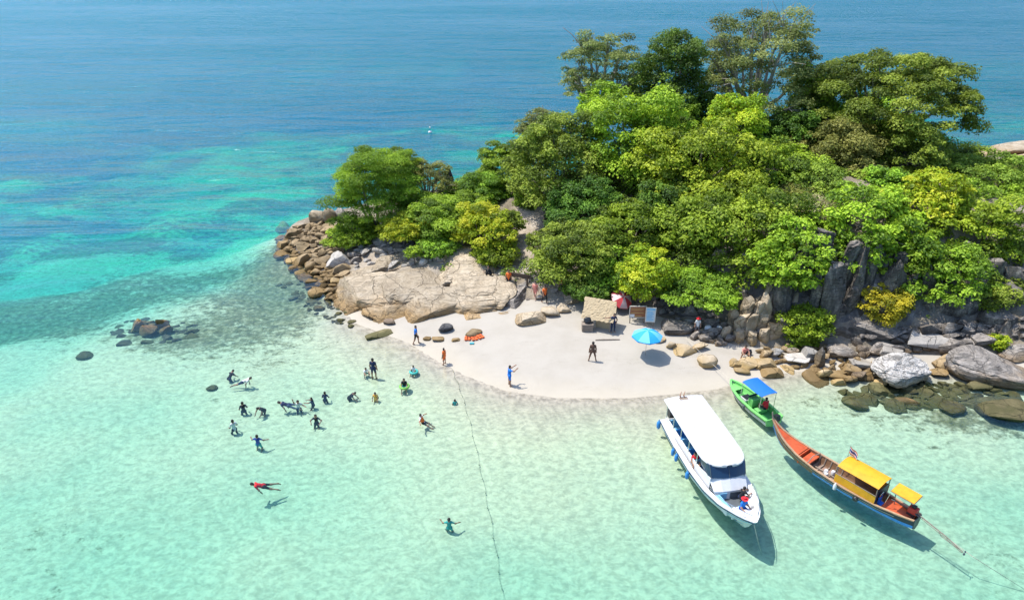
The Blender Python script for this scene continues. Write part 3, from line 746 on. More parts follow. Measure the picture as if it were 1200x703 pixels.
# -- piles of rocks alike
def inside(px, py, poly):
    c = False
    for i in range(len(poly)):
        ax, ay = poly[i]; bx, by = poly[(i + 1) % len(poly)]
        if (ay > py) != (by > py) and px < (bx - ax) * (py - ay) / (by - ay) + ax: c = not c
    return c
def pile(poly, n, smin, smax, mat, label, group, kind='flat', lift=.15, flat=.5, name='rock', aspect=.7, rot0=0.0, mindist=.75, keep=1.0, stuff=None):
    """rocks strewn over an area: those larger than keep are things of their own, the small ones are one mass"""
    placed = []; tries = 0; mv = []; mf = []; base = 0
    lo = (min(p[0] for p in poly), min(p[1] for p in poly)); hi = (max(p[0] for p in poly), max(p[1] for p in poly))
    while len(placed) < n and tries < n * 60:
        tries += 1
        px, py = rng.uniform(lo[0], hi[0]), rng.uniform(lo[1], hi[1])
        if not inside(px, py, poly): continue
        x, y, g = hit(px, py)
        s = smin + (smax - smin) * rng.random() ** 1.8
        if any((x - a) ** 2 + (y - b) ** 2 < ((s + c) * .5 * mindist) ** 2 for a, b, c in placed): continue
        placed.append((x, y, s))
        loc = (x, y, g + s * flat * lift); dims = (s * rng.uniform(.9, 1.3), s * aspect * rng.uniform(.8, 1.2), s * flat * rng.uniform(.8, 1.3))
        rot = (rng.uniform(-.3, .3), rng.uniform(-.3, .3), rot0 + rng.uniform(-.6, .6)); kd = kind if isinstance(kind, str) else rng.choice(kind)
        if s >= keep:
            put_rock(loc, dims, rot, mat if isinstance(mat, str) else rng.choice(mat), label, group, kd, name=name)
        else:
            V, F = rock_shape(rng.randrange(10 ** 6), sub=2, cuts=7, lo=.5, hi=.85, rough=.05, boxy=.65)
            V = (V * np.array(dims) / 2) @ np.array(Euler(rot).to_matrix()).T + np.array(loc)
            mv.append(V); mf.append(F + base); base += len(V)
    if mv:
        me = np_mesh('small_stones', np.concatenate(mv), np.concatenate(mf), [RM[mat if isinstance(mat, str) else mat[0]]], True)
        me.set_sharp_from_angle(angle=R(24))
        tag(mesh_obj('small_stones', me), stuff or ('small stones strewn between the ' + group), 'stones', kind='stuff')
pile([(325, 285), (345, 268), (385, 262), (408, 268), (396, 292), (410, 330), (415, 352), (398, 358), (368, 345), (345, 318), (330, 300)], 170, .7, 1.9, ('brown', 'brown', 'tan'), 'brown angular rock in the pile at the rocky tip', 'brown rocks heaped at the rocky tip', ('flat', 'block', 'shard'), .3, .55, mindist=.62, rot0=.4, keep=1.0)
pile([(405, 288), (470, 282), (560, 285), (565, 298), (480, 312), (420, 318)], 75, .5, 1.5, ('rubble', 'rubble', 'grey'), 'pale grey stone in the rubble above the granite outcrop', 'pale rubble above the outcrop', ('flat', 'block', 'shard'), .3, .55, mindist=.65, keep=.8)
pile([(345, 330), (400, 350), (420, 385), (380, 378), (345, 352), (320, 330)], 46, .4, 1.1, ('weedy', 'reef'), 'dark stone under clear water below the rocky tip', 'stones under water by the rocky tip', ('flat', 'round'), .1, .45, keep=9)
pile([(128, 386), (150, 376), (200, 374), (232, 382), (236, 396), (200, 402), (150, 402)], 40, .6, 2.2, ('reef', 'brown', 'weedy'), 'dark reef rock in the isolated reef patch', 'rocks of the isolated reef', ('flat', 'shard'), -.3, .5, mindist=.5)
pile([(158, 386), (172, 381), (192, 383), (204, 389), (190, 394), (165, 396)], 9, .7, 1.5, 'brown', 'brown rock breaking the surface on the isolated reef', 'dry tops of the isolated reef', ('block', 'shard'), .55, .7, mindist=.7)
pile([(985, 460), (1040, 455), (1085, 450), (1140, 452), (1200, 466), (1200, 482), (1120, 478), (1060, 482), (1010, 472)], 95, .7, 2.0, ('weedy', 'weedy', 'brown'), 'weedy brown rock in the water below the boulders', 'weedy rocks in the water below the boulders', ('flat', 'block', 'round'), .0, .5, mindist=.55, rot0=-.3, keep=1.1)
pile([(945, 405), (1000, 420), (1030, 432), (1030, 448), (985, 452), (960, 440), (925, 432), (905, 425), (880, 418), (900, 408)], 46, .5, 1.3, ('brown', 'tan', 'grey'), 'ochre stone in the rubble at the cliff foot', 'ochre rubble at the cliff foot', ('flat', 'block'), .35, .6, mindist=.65, keep=.85)
pile([(768, 345), (790, 335), (812, 350), (850, 385), (870, 400), (850, 408), (815, 398), (790, 372), (768, 370)], 60, .5, 1.3, ('grey', 'grey', 'cliff'), 'dark grey stone in the shaded rubble between signs and cliff', 'shaded rubble between signs and cliff', ('block', 'shard'), .4, .7, mindist=.62, keep=.85)
pile([(1000, 398), (1070, 385), (1140, 380), (1200, 375), (1200, 400), (1140, 410), (1080, 412), (1010, 420)], 50, .6, 1.8, ('grey', 'cliff', 'grey'), 'grey stone in the talus under the dark cliff', 'grey talus under the cliff', ('block', 'shard'), .35, .65, mindist=.65)
pile([(560, 300), (660, 325), (668, 345), (600, 335), (560, 325)], 26, .35, .9, ('rubble', 'grey'), 'pale stone on the path below the bare slope', 'stones on the path below the bare slope', ('flat', 'block'), .3, .55, keep=9)

# -- the cliff: fractured columns standing against the hill
cliff = tag(empty('cliff', (28, 47, 1.5)), kind='structure')
def column(x, y, z, w, d, h, rot, kind='shard', mat='cliff', hero=None):
    o = put_rock((x, y, z), (w, d, h), rot, mat, '', None, kind, hero, name='rock_column')
    o.parent = cliff; o.location = Vector((x, y, z)) - cliff.location
COLM = [rock_mesh('rock_column', 900 + i, cuts=14, lo=.4, hi=.8, rough=.06, boxy=.5, flat_bias=.55) for i in range(8)]
POOL['column'] = COLM
for lev, n, h0, h1 in ((1.0, 44, 1.6, 3.4), (2.6, 44, 2.0, 4.0), (4.4, 40, 2.0, 4.0), (5.8, 30, 1.4, 2.6)):
    for i in range(n):
        x = 16.5 + (i + rng.uniform(-.3, .3)) * (50 - 16.5) / n
        y = 43.0
        while y < 56 and hill_base(np.array([x]), np.array([y]))[0] < lev: y += .25
        if y > 55: continue
        h = rng.uniform(h0, h1); w = rng.uniform(.6, 1.5)
        kd = rng.choice(('column', 'block', 'shard')); h = h if kd == 'column' else h * .6; w = w if kd == 'column' else w * 1.25
        column(x, y + .1, lev - .3 + rng.uniform(-.4, .4), w, w * rng.uniform(.8, 1.4), h, (R(rng.uniform(-4, 12)), R(rng.uniform(-14, 14)), rng.uniform(-.6, .6)), kd, rng.choice(('cliff', 'grey', 'grey', 'tan')) if x < 24 else rng.choice(('cliff', 'cliff', 'grey')))
for px, py, Y, w, h, sd in ((974, 352, 46.6, 1.8, 6.4, 1), (945, 310, 48.4, 2.0, 5.4, 2), (1003, 330, 47.6, 1.3, 6.5, 3), (1045, 330, 48.0, 1.7, 4.4, 4), (1085, 340, 48.0, 1.5, 3.8, 5), (1062, 338, 48.0, 1.2, 3.6, 13), (1020, 318, 48.2, 1.2, 4.6, 14), (990, 312, 48.2, 1.2, 4.6, 15), (932, 330, 47.8, 1.2, 4.6, 16), (955, 350, 46.8, 1.0, 5.0, 17), (915, 350, 47.4, 1.8, 3.8, 6), (957, 284, 49.6, 2.2, 3.0, 7), (893, 375, 46.6, 1.6, 3.2, 8), (868, 385, 46.6, 1.4, 3.4, 9), (880, 385, 46.2, 1.3, 2.8, 10), (905, 392, 46.0, 1.2, 3.0, 11), (1125, 345, 48.0, 2.4, 4.2, 12), (860, 372, 46.8, .9, 2.6, 20), (873, 366, 46.8, 1.0, 2.8, 21), (886, 370, 46.6, .9, 2.8, 22), (897, 362, 46.8, 1.0, 3.0, 23), (866, 398, 45.8, .9, 1.9, 24), (881, 400, 45.6, 1.0, 1.8, 25), (894, 398, 45.6, .9, 2.2, 26), (850, 392, 46.2, .9, 2.0, 27)):
    x, y, z = at_depth(px, py, Y)
    column(x, y, z, w, w * .9, h, (R(6), R(rng.uniform(-5, 5)), rng.uniform(-.4, .4)), mat='tan' if 8 <= sd <= 11 or sd >= 20 else 'cliff', hero=dict(seed=950 + sd, sub=5, cuts=18, lo=.4, hi=.78, rough=.085, boxy=.45, flat_bias=.6, grooves=9, freq=4))

# ------------------------------------------------------------------ trees and shrubs
PAL = {'dark': ((.026, .058, .010), (.06, .118, .018), (.115, .19, .028)), 'mid': ((.048, .09, .010), (.112, .18, .018), (.205, .285, .03)), 'bright': ((.058, .10, .010), (.142, .205, .018), (.255, .32, .032)),
       'lime': ((.095, .155, .008), (.20, .285, .014), (.33, .41, .03)), 'olive': ((.042, .07, .010), (.105, .148, .02), (.20, .245, .04)), 'grey': ((.045, .062, .02), (.105, .13, .04), (.19, .205, .085)),
       'yellowgreen': ((.066, .115, .01), (.15, .22, .017), (.27, .335, .032)), 'yellow': ((.10, .14, .01), (.21, .26, .016), (.34, .37, .03)), 'orange': ((.08, .11, .012), (.22, .20, .018), (.38, .28, .025)), 'dry': ((.13, .105, .07), (.25, .205, .145), (.36, .31, .23)),
       'brownish': ((.042, .056, .014), (.105, .115, .03), (.19, .185, .06))}
def leaf_mat(name):
    m, nt, out = new_mat('leaves_' + name)
    a = N(nt, 'Attribute', attribute_name='tint')
    oi = N(nt, 'ObjectInfo')
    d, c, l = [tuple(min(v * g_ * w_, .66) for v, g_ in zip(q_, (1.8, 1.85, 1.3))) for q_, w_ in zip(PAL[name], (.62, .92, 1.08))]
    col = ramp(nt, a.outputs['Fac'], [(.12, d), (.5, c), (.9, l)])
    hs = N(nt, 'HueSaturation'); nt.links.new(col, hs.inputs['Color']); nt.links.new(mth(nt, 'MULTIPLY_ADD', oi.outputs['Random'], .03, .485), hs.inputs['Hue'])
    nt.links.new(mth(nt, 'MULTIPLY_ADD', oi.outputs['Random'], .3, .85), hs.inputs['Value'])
    p = N(nt, 'BsdfPrincipled'); nt.links.new(hs.outputs[0], p.inputs['Base Color']); p.inputs['Roughness'].default_value = .55; p.inputs['Specular IOR Level'].default_value = .3
    t = N(nt, 'BsdfTranslucent'); nt.links.new(mixc(nt, .5, hs.outputs[0], tuple(v * 1.2 for v in l)), t.inputs[0])
    mx = N(nt, 'MixShader'); mx.inputs[0].default_value = .30
    nt.links.new(p.outputs[0], mx.inputs[1]); nt.links.new(t.outputs[0], mx.inputs[2]); nt.links.new(mx.outputs[0], out.inputs[0])
    return m
LM = {k: leaf_mat(k) for k in PAL}
M_BARK = wood('bark', (.10, .085, .065), (.30, .265, .22), 3.0, .9, (6, 6, 1))
M_BARKP = wood('pale_bark', (.24, .21, .17), (.46, .42, .36), 3.0, .9, (6, 6, 1))
def leaves(P, Nrm, L, tint, rs, wid=.6):
    """one diamond leaf at each point, facing about Nrm"""
    n = len(P)
    Nrm = Nrm / (np.linalg.norm(Nrm, axis=1)[:, None] + 1e-9)
    a = rs.normal(size=(n, 3)); a -= (a * Nrm).sum(1)[:, None] * Nrm; a /= (np.linalg.norm(a, axis=1)[:, None] + 1e-9)
    b = np.cross(Nrm, a)
    Ls = (L * rs.uniform(.65, 1.3, n))[:, None]
    fold = Nrm * Ls * .10
    V = np.stack([P - a * Ls * .5 - fold, P + b * Ls * .5 * wid, P + a * Ls * .5 - fold, P - b * Ls * .5 * wid], 1).reshape(-1, 3)
    F = np.arange(4 * n).reshape(n, 4)
    return V, F, np.repeat(tint, 4)
def crown_cloud(rs, R3, form, L):
    """clump centres and radii inside an ellipsoid of radii R3, then leaves on them"""
    rx, ry, rz = R3
    spec = {'round': (.26, .85, 1.0, 1.12), 'layer': (.25, .46, .9, 1.2), 'feather': (.25, .42, 1.0, 1.5), 'open': (.19, .66, .70, .95), 'bush': (.27, .75, 1.0, 1.1), 'dry': (.30, .8, .30, .8), 'fan': (.22, .74, .95, 1.15), 'umbrella': (.16, .66, 1.05, 1.25)}[form]
    cr, flat, dens, cov = spec
    r0 = cr * (rx * ry * rz) ** (1 / 3) if form not in ('layer', 'umbrella') else cr * (rx + ry) / 2
    r0 = max(r0, .35)
    K = 2200
    d = rs.normal(size=(K, 3)); d /= np.linalg.norm(d, axis=1)[:, None]
    if form == 'umbrella':
        rad = rs.uniform(.05, 1, K) ** .5; an = rs.uniform(0, 2 * np.pi, K)
        c = np.stack([rad * np.cos(an), rad * np.sin(an), .95 * np.sqrt(np.maximum(0, 1 - .92 * rad ** 2)) - .30 + rs.uniform(-.45, .08, K)], 1)
    else:
        d = d[d[:, 2] > (-.55 if form in ('bush', 'round', 'fan') else -.4)]
        c = d * (rs.uniform(.45, 1.0, len(d)) ** .6 * np.minimum(1 + .34 * vnoise(d * 1.7 + rx, 9), 1.12))[:, None]
    PC = c * np.array([rx, ry, rz]) * (1 - .6 * r0 / max(rx, r0)); RC = r0 * rs.uniform(.42, 1.45, len(PC))
    A = np.empty((0, 4)); fl = np.array([1, 1, flat])
    for p, r in zip(PC, RC):
        if len(A):
            if len(A) >= 120: break
            if (np.linalg.norm((A[:, :3] - p) / fl, axis=1) < (A[:, 3] + r) * .60).any(): continue
        A = np.r_[A, [[*p, r]]]
    C = [(q_[:3], q_[3]) for q_ in A]
    Vs, Fs, Ts, off = [], [], [], 0
    for p, r in C:
        n = int(min(dens * cov * 2.35 * r * r * 2.4 / (L * L * .35), 1100))
        d = rs.normal(size=(n, 3)); d /= np.linalg.norm(d, axis=1)[:, None]
        d[:, 2] = np.where(d[:, 2] < -.3, -d[:, 2] * .8, d[:, 2])
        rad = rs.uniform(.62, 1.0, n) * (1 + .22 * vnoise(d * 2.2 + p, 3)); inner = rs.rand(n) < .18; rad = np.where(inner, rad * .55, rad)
        q_ = d * rad[:, None] * r * np.array([1, 1, flat]) + p
        nrm = d * .75 + np.array([0, 0, .65]) + rs.normal(size=(n, 3)) * .42
        ct = rs.uniform(.12, .82)
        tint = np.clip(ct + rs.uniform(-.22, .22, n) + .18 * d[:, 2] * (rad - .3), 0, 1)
        V, F, T = leaves(q_, nrm, L, tint, rs, .34 if form == 'feather' else .62)
        Vs.append(V); Fs.append(F + off); Ts.append(T); off += len(V)
    return C, np.concatenate(Vs), np.concatenate(Fs), np.concatenate(Ts)
def limb(mb, a, b, r0, r1, rs, sag=.12, n=6, seg=5):
    a, b = Vector(a), Vector(b); d = (b - a); L = d.length
    off = Vector(rs.normal(size=3)) * L * sag * .5 + Vector((0, 0, L * sag))
    pts = [a + d * t + off * (4 * t * (1 - t)) * .5 for t in [i / seg for i in range(seg + 1)]]
    mb.tube(pts, [r0 + (r1 - r0) * i / seg for i in range(seg + 1)], n)
NLEAF = 0
def tree(px, py, w, h, Y, pal, form, label, name='tree', cat='tree', L=.30, group=None, lean=(0, 0), bark=None, seed=None):
    global NLEAF
    seed = seed if seed is not None else int(px * 7 + py * 13) % 99991
    rs = np.random.RandomState(seed)
    x, y, z = at_depth(px, py, Y)
    s = px_per_m(Y, z); th = math.atan2(CAM_H - z, Y)
    rx = (1.12 if Y > 70 else 1.28) * w / 2 / s; ry = rx * .95
    rz = max((1.2 * h / s - 2 * ry * math.sin(th) * .35) / 2 / math.cos(th), .42 * rx)
    bx_, by_ = x + lean[0], y + lean[1]
    g = gz(bx_, by_) - .15
    root = empty(name, (bx_, by_, g))
    tag(root, label, cat, group)
    ctr = np.array([x - bx_, y - by_, z - g])
    C, V, F, T = crown_cloud(rs, (rx, ry, rz), form, L)
    V = V + ctr
    # no leaf below the ground
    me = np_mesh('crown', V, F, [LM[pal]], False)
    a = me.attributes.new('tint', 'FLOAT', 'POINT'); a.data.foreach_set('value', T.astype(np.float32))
    NLEAF += len(F)
    mesh_obj('crown', me, root)
    mb = MB(); low = max(ctr[2] - rz * .7, .4)
    tr = max(.05, .035 * (ctr[2] + rx)) * (.6 if form in ('bush', 'dry') else 1)
    fork = Vector((ctr[0] * .6, ctr[1] * .6, max(min(low, ctr[2] - .1), .25)))
    limb(mb, (0, 0, 0), fork, tr, tr * .75, rs, .06, 8)
    ks = sorted(range(len(C)), key=lambda k: rs.rand())[:(22 if form in ('open', 'umbrella', 'dry') else 10)]
    for k in ks:
        p, r = C[k]; e = Vector(p) + Vector(ctr)
        midp = fork.lerp(e, .45) + Vector((0, 0, -.10 * (e - fork).length))
        limb(mb, fork, midp, tr * .55, tr * .36, rs, .08, 6, 4); limb(mb, midp, e, tr * .36, tr * .10, rs, .08, 5, 4)
        if form in ('open', 'dry'):
            for _ in range(5):
                e2 = e + Vector(rs.normal(size=3)) * r * .8
                limb(mb, midp.lerp(e, .6), e2, tr * .14, tr * .03, rs, .1, 4, 3)
    mb.build('trunk', bark or (M_BARKP if form in ('open', 'dry') else M_BARK), root, True)
    return root
T_BACK = 'tall trees along the crest'
TREES = [
    # crest, far to near
    (706, 92, 98, 96, 78, 'grey', 'open', 'tall grey-olive tree at the left end of the crest, thin crown against the sea', .26),
    (786, 92, 92, 110, 75, 'dark', 'round', 'dark green dense tree on the crest between two grey trees', .28),
    (888, 88, 146, 124, 76, 'grey', 'open', 'tallest grey-olive tree of the crest with bare branches showing', .27),
    (1040, 112, 186, 124, 72, 'olive', 'umbrella', 'broad umbrella-crowned olive tree, widest of the crest', .30),
    (948, 128, 66, 96, 74, 'mid', 'round', 'fresh green tree between the tallest grey tree and the umbrella tree', .28),
    (632, 150, 56, 40, 80, 'grey', 'open', 'low grey-green tree at the left foot of the crest before the sea', .24),
    (1020, 150, 110, 70, 73, 'mid', 'round', 'green tree filling the space under the umbrella tree', .28),
    (925, 165, 80, 70, 70, 'dark', 'round', 'dark green tree below the fresh green crest tree', .28),
    (780, 150, 80, 70, 71, 'mid', 'round', 'green tree below the dark crest tree', .28),
    (640, 175, 60, 50, 74, 'mid', 'layer', 'green layered tree at the left edge of the slope', .26),
    (850, 232, 90, 60, 58, 'yellowgreen', 'round', 'yellow-green tree above the tall dark leafy tree', .32),
    (1120, 195, 80, 50, 72, 'olive', 'bush', 'olive scrub right of the umbrella tree', .26),
    (950, 215, 70, 50, 60, 'olive', 'bush', 'olive scrub between the bright green and brownish trees', .26),
    (1045, 225, 70, 50, 58, 'mid', 'round', 'mid green tree between the fan-leaved and lime trees', .30),
    (780, 245, 70, 60, 58, 'dark', 'round', 'dark green tree at the centre of the lower slope', .28),
    (910, 262, 60, 56, 55, 'dark', 'round', 'dark green tree beside the cliff top', .28),
    (1180, 245, 84, 70, 61, 'mid', 'bush', 'green scrub on the saddle near the frame edge', .28),
    (1130, 240, 64, 56, 59, 'mid', 'round', 'mid green tree between the lime tree and the frame edge scrub', .28),
    (1195, 212, 60, 44, 72, 'brownish', 'bush', 'brownish scrub at the frame edge before the far rocks', .26),
    (1056, 292, 84, 70, 51, 'bright', 'fan', 'bright green shrub tree hanging over the middle of the cliff', .30),
    (1200, 360, 50, 50, 49, 'mid', 'bush', 'green shrub among the blocks at the frame edge', .24),
    (985, 300, 40, 44, 50.5, 'mid', 'bush', 'green shrub growing on the tall cliff pillar', .24),
    (1150, 345, 60, 46, 48.6, 'olive', 'bush', 'olive shrub hanging on the grey blocks right of the cliff', .24),
    (545, 250, 60, 44, 64, 'mid', 'layer', 'green small-leaved tree behind the lime-yellow small tree', .24),
    (466, 205, 50, 60, 69, 'mid', 'feather', 'lighter feathery tree behind the tall dark feathery tree', .26),
    (840, 150, 110, 70, 74, 'dark', 'round', 'dark green tree below the tallest grey tree', .28),
    # upper middle
    (706, 122, 60, 50, 72, 'bright', 'fan', 'bright green clumpy tree under the grey-olive crest tree', .32),
    (742, 172, 116, 130, 67, 'yellowgreen', 'round', 'large yellow-green tree in the middle of the slope', .32),
    (655, 196, 104, 118, 66, 'olive', 'round', 'broad olive-green tree left of the large yellow-green tree', .28),
    (592, 200, 70, 66, 73, 'mid', 'layer', 'layered dark green tree beside the sea gap', .24),
    (560, 228, 84, 52, 71, 'mid', 'layer', 'low flat-topped green tree left of the sea gap', .24),
    (862, 142, 66, 62, 67, 'lime', 'round', 'bright yellow young tree top below the tallest grey tree', .28),
    (816, 200, 128, 112, 62, 'yellowgreen', 'round', 'wide yellow-green broad-leaved tree in the centre', .34),
    (906, 205, 104, 76, 63, 'bright', 'fan', 'bright green spreading tree below the umbrella tree', .32),
    (985, 190, 96, 96, 66, 'brownish', 'round', 'brownish olive tree under the umbrella tree, left one', .28),
    (1062, 188, 92, 92, 66, 'olive', 'round', 'olive tree under the right half of the umbrella tree', .28),
    (770, 210, 60, 70, 64, 'mid', 'round', 'mid green tree wedged between the two yellow-green trees', .28),
    (685, 245, 80, 70, 61, 'dark', 'round', 'dark shaded tree above the two people under the trees', .26),
    # lower slope
    (872, 278, 140, 124, 54, 'mid', 'round', 'tall dark leafy tree hanging over the beach cliff', .32),
    (812, 272, 86, 90, 56, 'mid', 'round', 'green tree above the sign boards', .30),
    (740, 268, 96, 70, 57, 'mid', 'fan', 'fresh green tree above the lime bush', .30),
    (682, 300, 100, 78, 54.5, 'olive', 'round', 'olive-green tree overhanging the thatched shelter', .26),
    (720, 318, 60, 56, 53, 'mid', 'round', 'green tree between the shelter tree and the lime bush', .28),
    (752, 324, 62, 66, 50.5, 'lime', 'fan', 'round lime-yellow bush right behind the sign boards', .26),
    (922, 308, 72, 92, 48.2, 'bright', 'fan', 'bright green tree climbing the left side of the tall cliff pillar', .30),
    (822, 340, 78, 44, 48.8, 'mid', 'layer', 'small spreading green tree over the grey rubble', .24),
    (1010, 268, 124, 92, 52, 'bright', 'fan', 'bright green fan-leaved tree on the cliff top', .34),
    (1085, 240, 90, 84, 55, 'lime', 'fan', 'lime green young tree on the cliff top under the olive tree', .34),
    (1140, 280, 100, 96, 53, 'bright', 'fan', 'bright green tree on the cliff top near the frame edge', .32),
    (1098, 316, 104, 74, 50, 'mid', 'fan', 'green shrub tree spilling over the dark cliff', .30),
    (1150, 220, 120, 80, 65, 'olive', 'bush', 'olive scrub on the saddle before the far shore', .26),
    (1192, 262, 60, 90, 60, 'olive', 'bush', 'olive scrub at the frame edge above the cliff', .26),
    (1185, 318, 90, 84, 51.5, 'olive', 'round', 'dull green tree at the frame edge over the grey blocks', .28),
    (1030, 357, 58, 52, 47.2, 'orange', 'bush', 'orange and yellow flowering bush on the cliff face', .22),
    (937, 384, 56, 60, 46.2, 'yellowgreen', 'bush', 'dark-stemmed yellow-green bush at the foot of the tall cliff pillar', .22),
    (960, 246, 54, 36, 53, 'dry', 'dry', 'dry brown bush at the top of the cliff', .18),
    (560 + 370, 235, 46, 40, 58, 'brownish', 'bush', 'brownish scrub above the dry bush', .24),
    # the left knoll
    (440, 230, 90, 122, 65, 'mid', 'feather', 'tall dark green feathery tree on the rocky tip', .26),
    (500, 214, 58, 50, 69, 'brownish', 'open', 'grey-brown half-bare bush before the black spire', .22),
    (412, 275, 54, 40, 63.5, 'bright', 'bush', 'bright green bush at the foot of the feathery tree', .24),
    (472, 268, 54, 38, 61, 'yellow', 'bush', 'yellow bush in front of the feathery tree', .24),
    (512, 258, 90, 60, 63, 'mid', 'layer', 'green small-leaved tree right of the yellow bush', .24),
    (567, 268, 66, 54, 59.5, 'lime', 'fan', 'lime-yellow small tree on the pale rubble', .26),
    (512, 290, 44, 22, 58.5, 'mid', 'bush', 'low green shrub on the rubble above the outcrop', .20),
    (578, 298, 50, 26, 57.5, 'bright', 'bush', 'light green shrub under the lime-yellow small tree', .22),
    (485, 296, 20, 18, 57.5, 'bright', 'bush', 'tiny green shrub at the top edge of the outcrop', .18),
    (690, 338, 56, 30, 51.5, 'dark', 'bush', 'dark green shrub behind the thatched shelter', .20),
    (635, 330, 30, 20, 54.5, 'olive', 'bush', 'grey-green shrub by the wooden rail', .18),
    (622, 240, 40, 40, 68, 'mid', 'bush', 'green shrub at the top of the bare slope', .22),
    (598, 262, 30, 30, 61, 'olive', 'bush', 'small olive shrub on the bare slope', .20),
    (640, 285, 40, 34, 57, 'olive', 'bush', 'olive shrub right of the bare slope', .22),
    (1130, 388, 30, 22, 46.8, 'mid', 'bush', 'small green shrub among the grey talus', .18),
    (1072, 372, 26, 20, 47.4, 'yellowgreen', 'bush', 'small yellow-green shrub right of the orange bush', .18),
    (1170, 402, 22, 26, 44.6, 'lime', 'bush', 'sprig of lime green leaves on the huge brown boulder', .18),
]
for t in TREES:
    bushy = t[6] in ('bush', 'dry')
    tree(t[0], t[1], t[2], t[3], t[4], t[5], t[6], t[7], name='shrub' if bushy else 'tree', cat='shrub' if bushy else 'tree', L=t[8] * .88)

# undergrowth: a mat of low leafy scrub nobody could count
rs = np.random.RandomState(5)
Vs, Fs, Ts, off = [], [], [], 0
k = 0
while k < 620:
    x, y = rs.uniform(-20, 80), rs.uniform(48, 96)
    b = float(hill_base(np.array([x]), np.array([y]))[0])
    if b < 1.7: continue
    if x < 2 and rs.rand() < .55: continue
    if any((x - bx_) ** 2 + (y - by_) ** 2 < (br_ * .9) ** 2 for bx_, by_, br_ in BARE): continue
    g2 = gz(x, y + 1.0) - gz(x, y - 1.0)
    if g2 > 2.2: continue
    k += 1
    r = rs.uniform(.5, 1.25); n = int(170 * r * r); g = gz(x, y)
    d = rs.normal(size=(n, 3)); d /= np.linalg.norm(d, axis=1)[:, None]; d[:, 2] = np.abs(d[:, 2])
    P = d * (rs.uniform(.6, 1, n) * r)[:, None] * np.array([1, 1, .8]) + np.array([x, y, g])
    V, F, T = leaves(P, d + np.array([0, 0, .6]) + rs.normal(size=(n, 3)) * .4, .26, np.clip(rs.uniform(0, .8) + rs.uniform(-.2, .2, n), 0, 1), rs)
    Vs.append(V); Fs.append(F + off); Ts.append(T); off += len(V)
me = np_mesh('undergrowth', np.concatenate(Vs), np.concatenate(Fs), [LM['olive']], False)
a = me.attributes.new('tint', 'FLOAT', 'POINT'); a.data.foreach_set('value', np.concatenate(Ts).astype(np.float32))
tag(mesh_obj('undergrowth', me), 'low leafy scrub covering the ground between the trees', 'undergrowth', kind='stuff')
print('LEAVES', NLEAF)

# ------------------------------------------------------------------ boats
P_WHITE = paint('white_gelcoat', (.70, .70, .69), .25, 0, .05, 1.5)
P_ROOF = paint('white_roof_paint', (.60, .60, .59), .45, 0, .14, .8)
P_LBLUE = paint('light_blue_trim', (.22, .50, .70), .35, 0, .08)
P_BLUE = paint('blue_fender', (.04, .25, .62), .4, 0, .1)
P_GLASS = paint('dark_blue_screen', (.012, .04, .09), .08, 0, .05)
P_DGREY = paint('dark_grey_deck', (.10, .115, .125), .6, 0, .1)
P_LGREY = paint('light_grey_deck', (.48, .53, .55), .55, 0, .1)
P_CHROME = paint('steel_rail', (.62, .63, .64), .25, 1.0, .05)
P_BLACK = paint('black_plastic', (.018, .02, .024), .4, 0, .1)
P_ROPE = paint('pale_rope', (.55, .50, .40), .9, 0, .15)
P_DROPE = paint('weedy_rope', (.30, .31, .20), .9, 0, .2)
P_RED = paint('red_paint', (.50, .035, .022), .5, 0, .15)
P_ORED = paint('orange_red_deck', (.56, .10, .028), .55, 0, .2, 2.0, bump=.5)
P_NAVY = paint('navy_hull', (.022, .03, .05), .45, 0, .2)
P_HBLUE = paint('bright_blue_hull', (.035, .27, .72), .4, 0, .12)
P_YEL = paint('yellow_tarp', (.76, .36, .012), .6, 0, .16, 2.0, bump=.5)
P_GREEN = paint('light_green_gelcoat', (.22, .62, .17), .35, 0, .08)
P_DGREEN = paint('green_liner', (.05, .26, .06), .5, 0, .12)
P_GREYHULL = paint('weathered_grey_hull', (.52, .54, .52), .5, 0, .2, 2)
P_TARP = paint('blue_tarp', (.012, .15, .60), .55, 0, .06, 1.5, bump=.5)
P_SKIN1 = paint('tanned_skin', (.36, .20, .125), .6, 0, .06)
W_HULL = wood('varnished_planks', (.11, .055, .025), (.26, .14, .07), 3, .5, (1, 6, 6))
W_FLOOR = wood('worn_floor_boards', (.20, .12, .085), (.40, .27, .20), 3, .8, (1, 8, 8))
W_GREY = wood('weathered_grey_wood', (.17, .13, .10), (.34, .28, .22), 3, .85, (1, 8, 8))

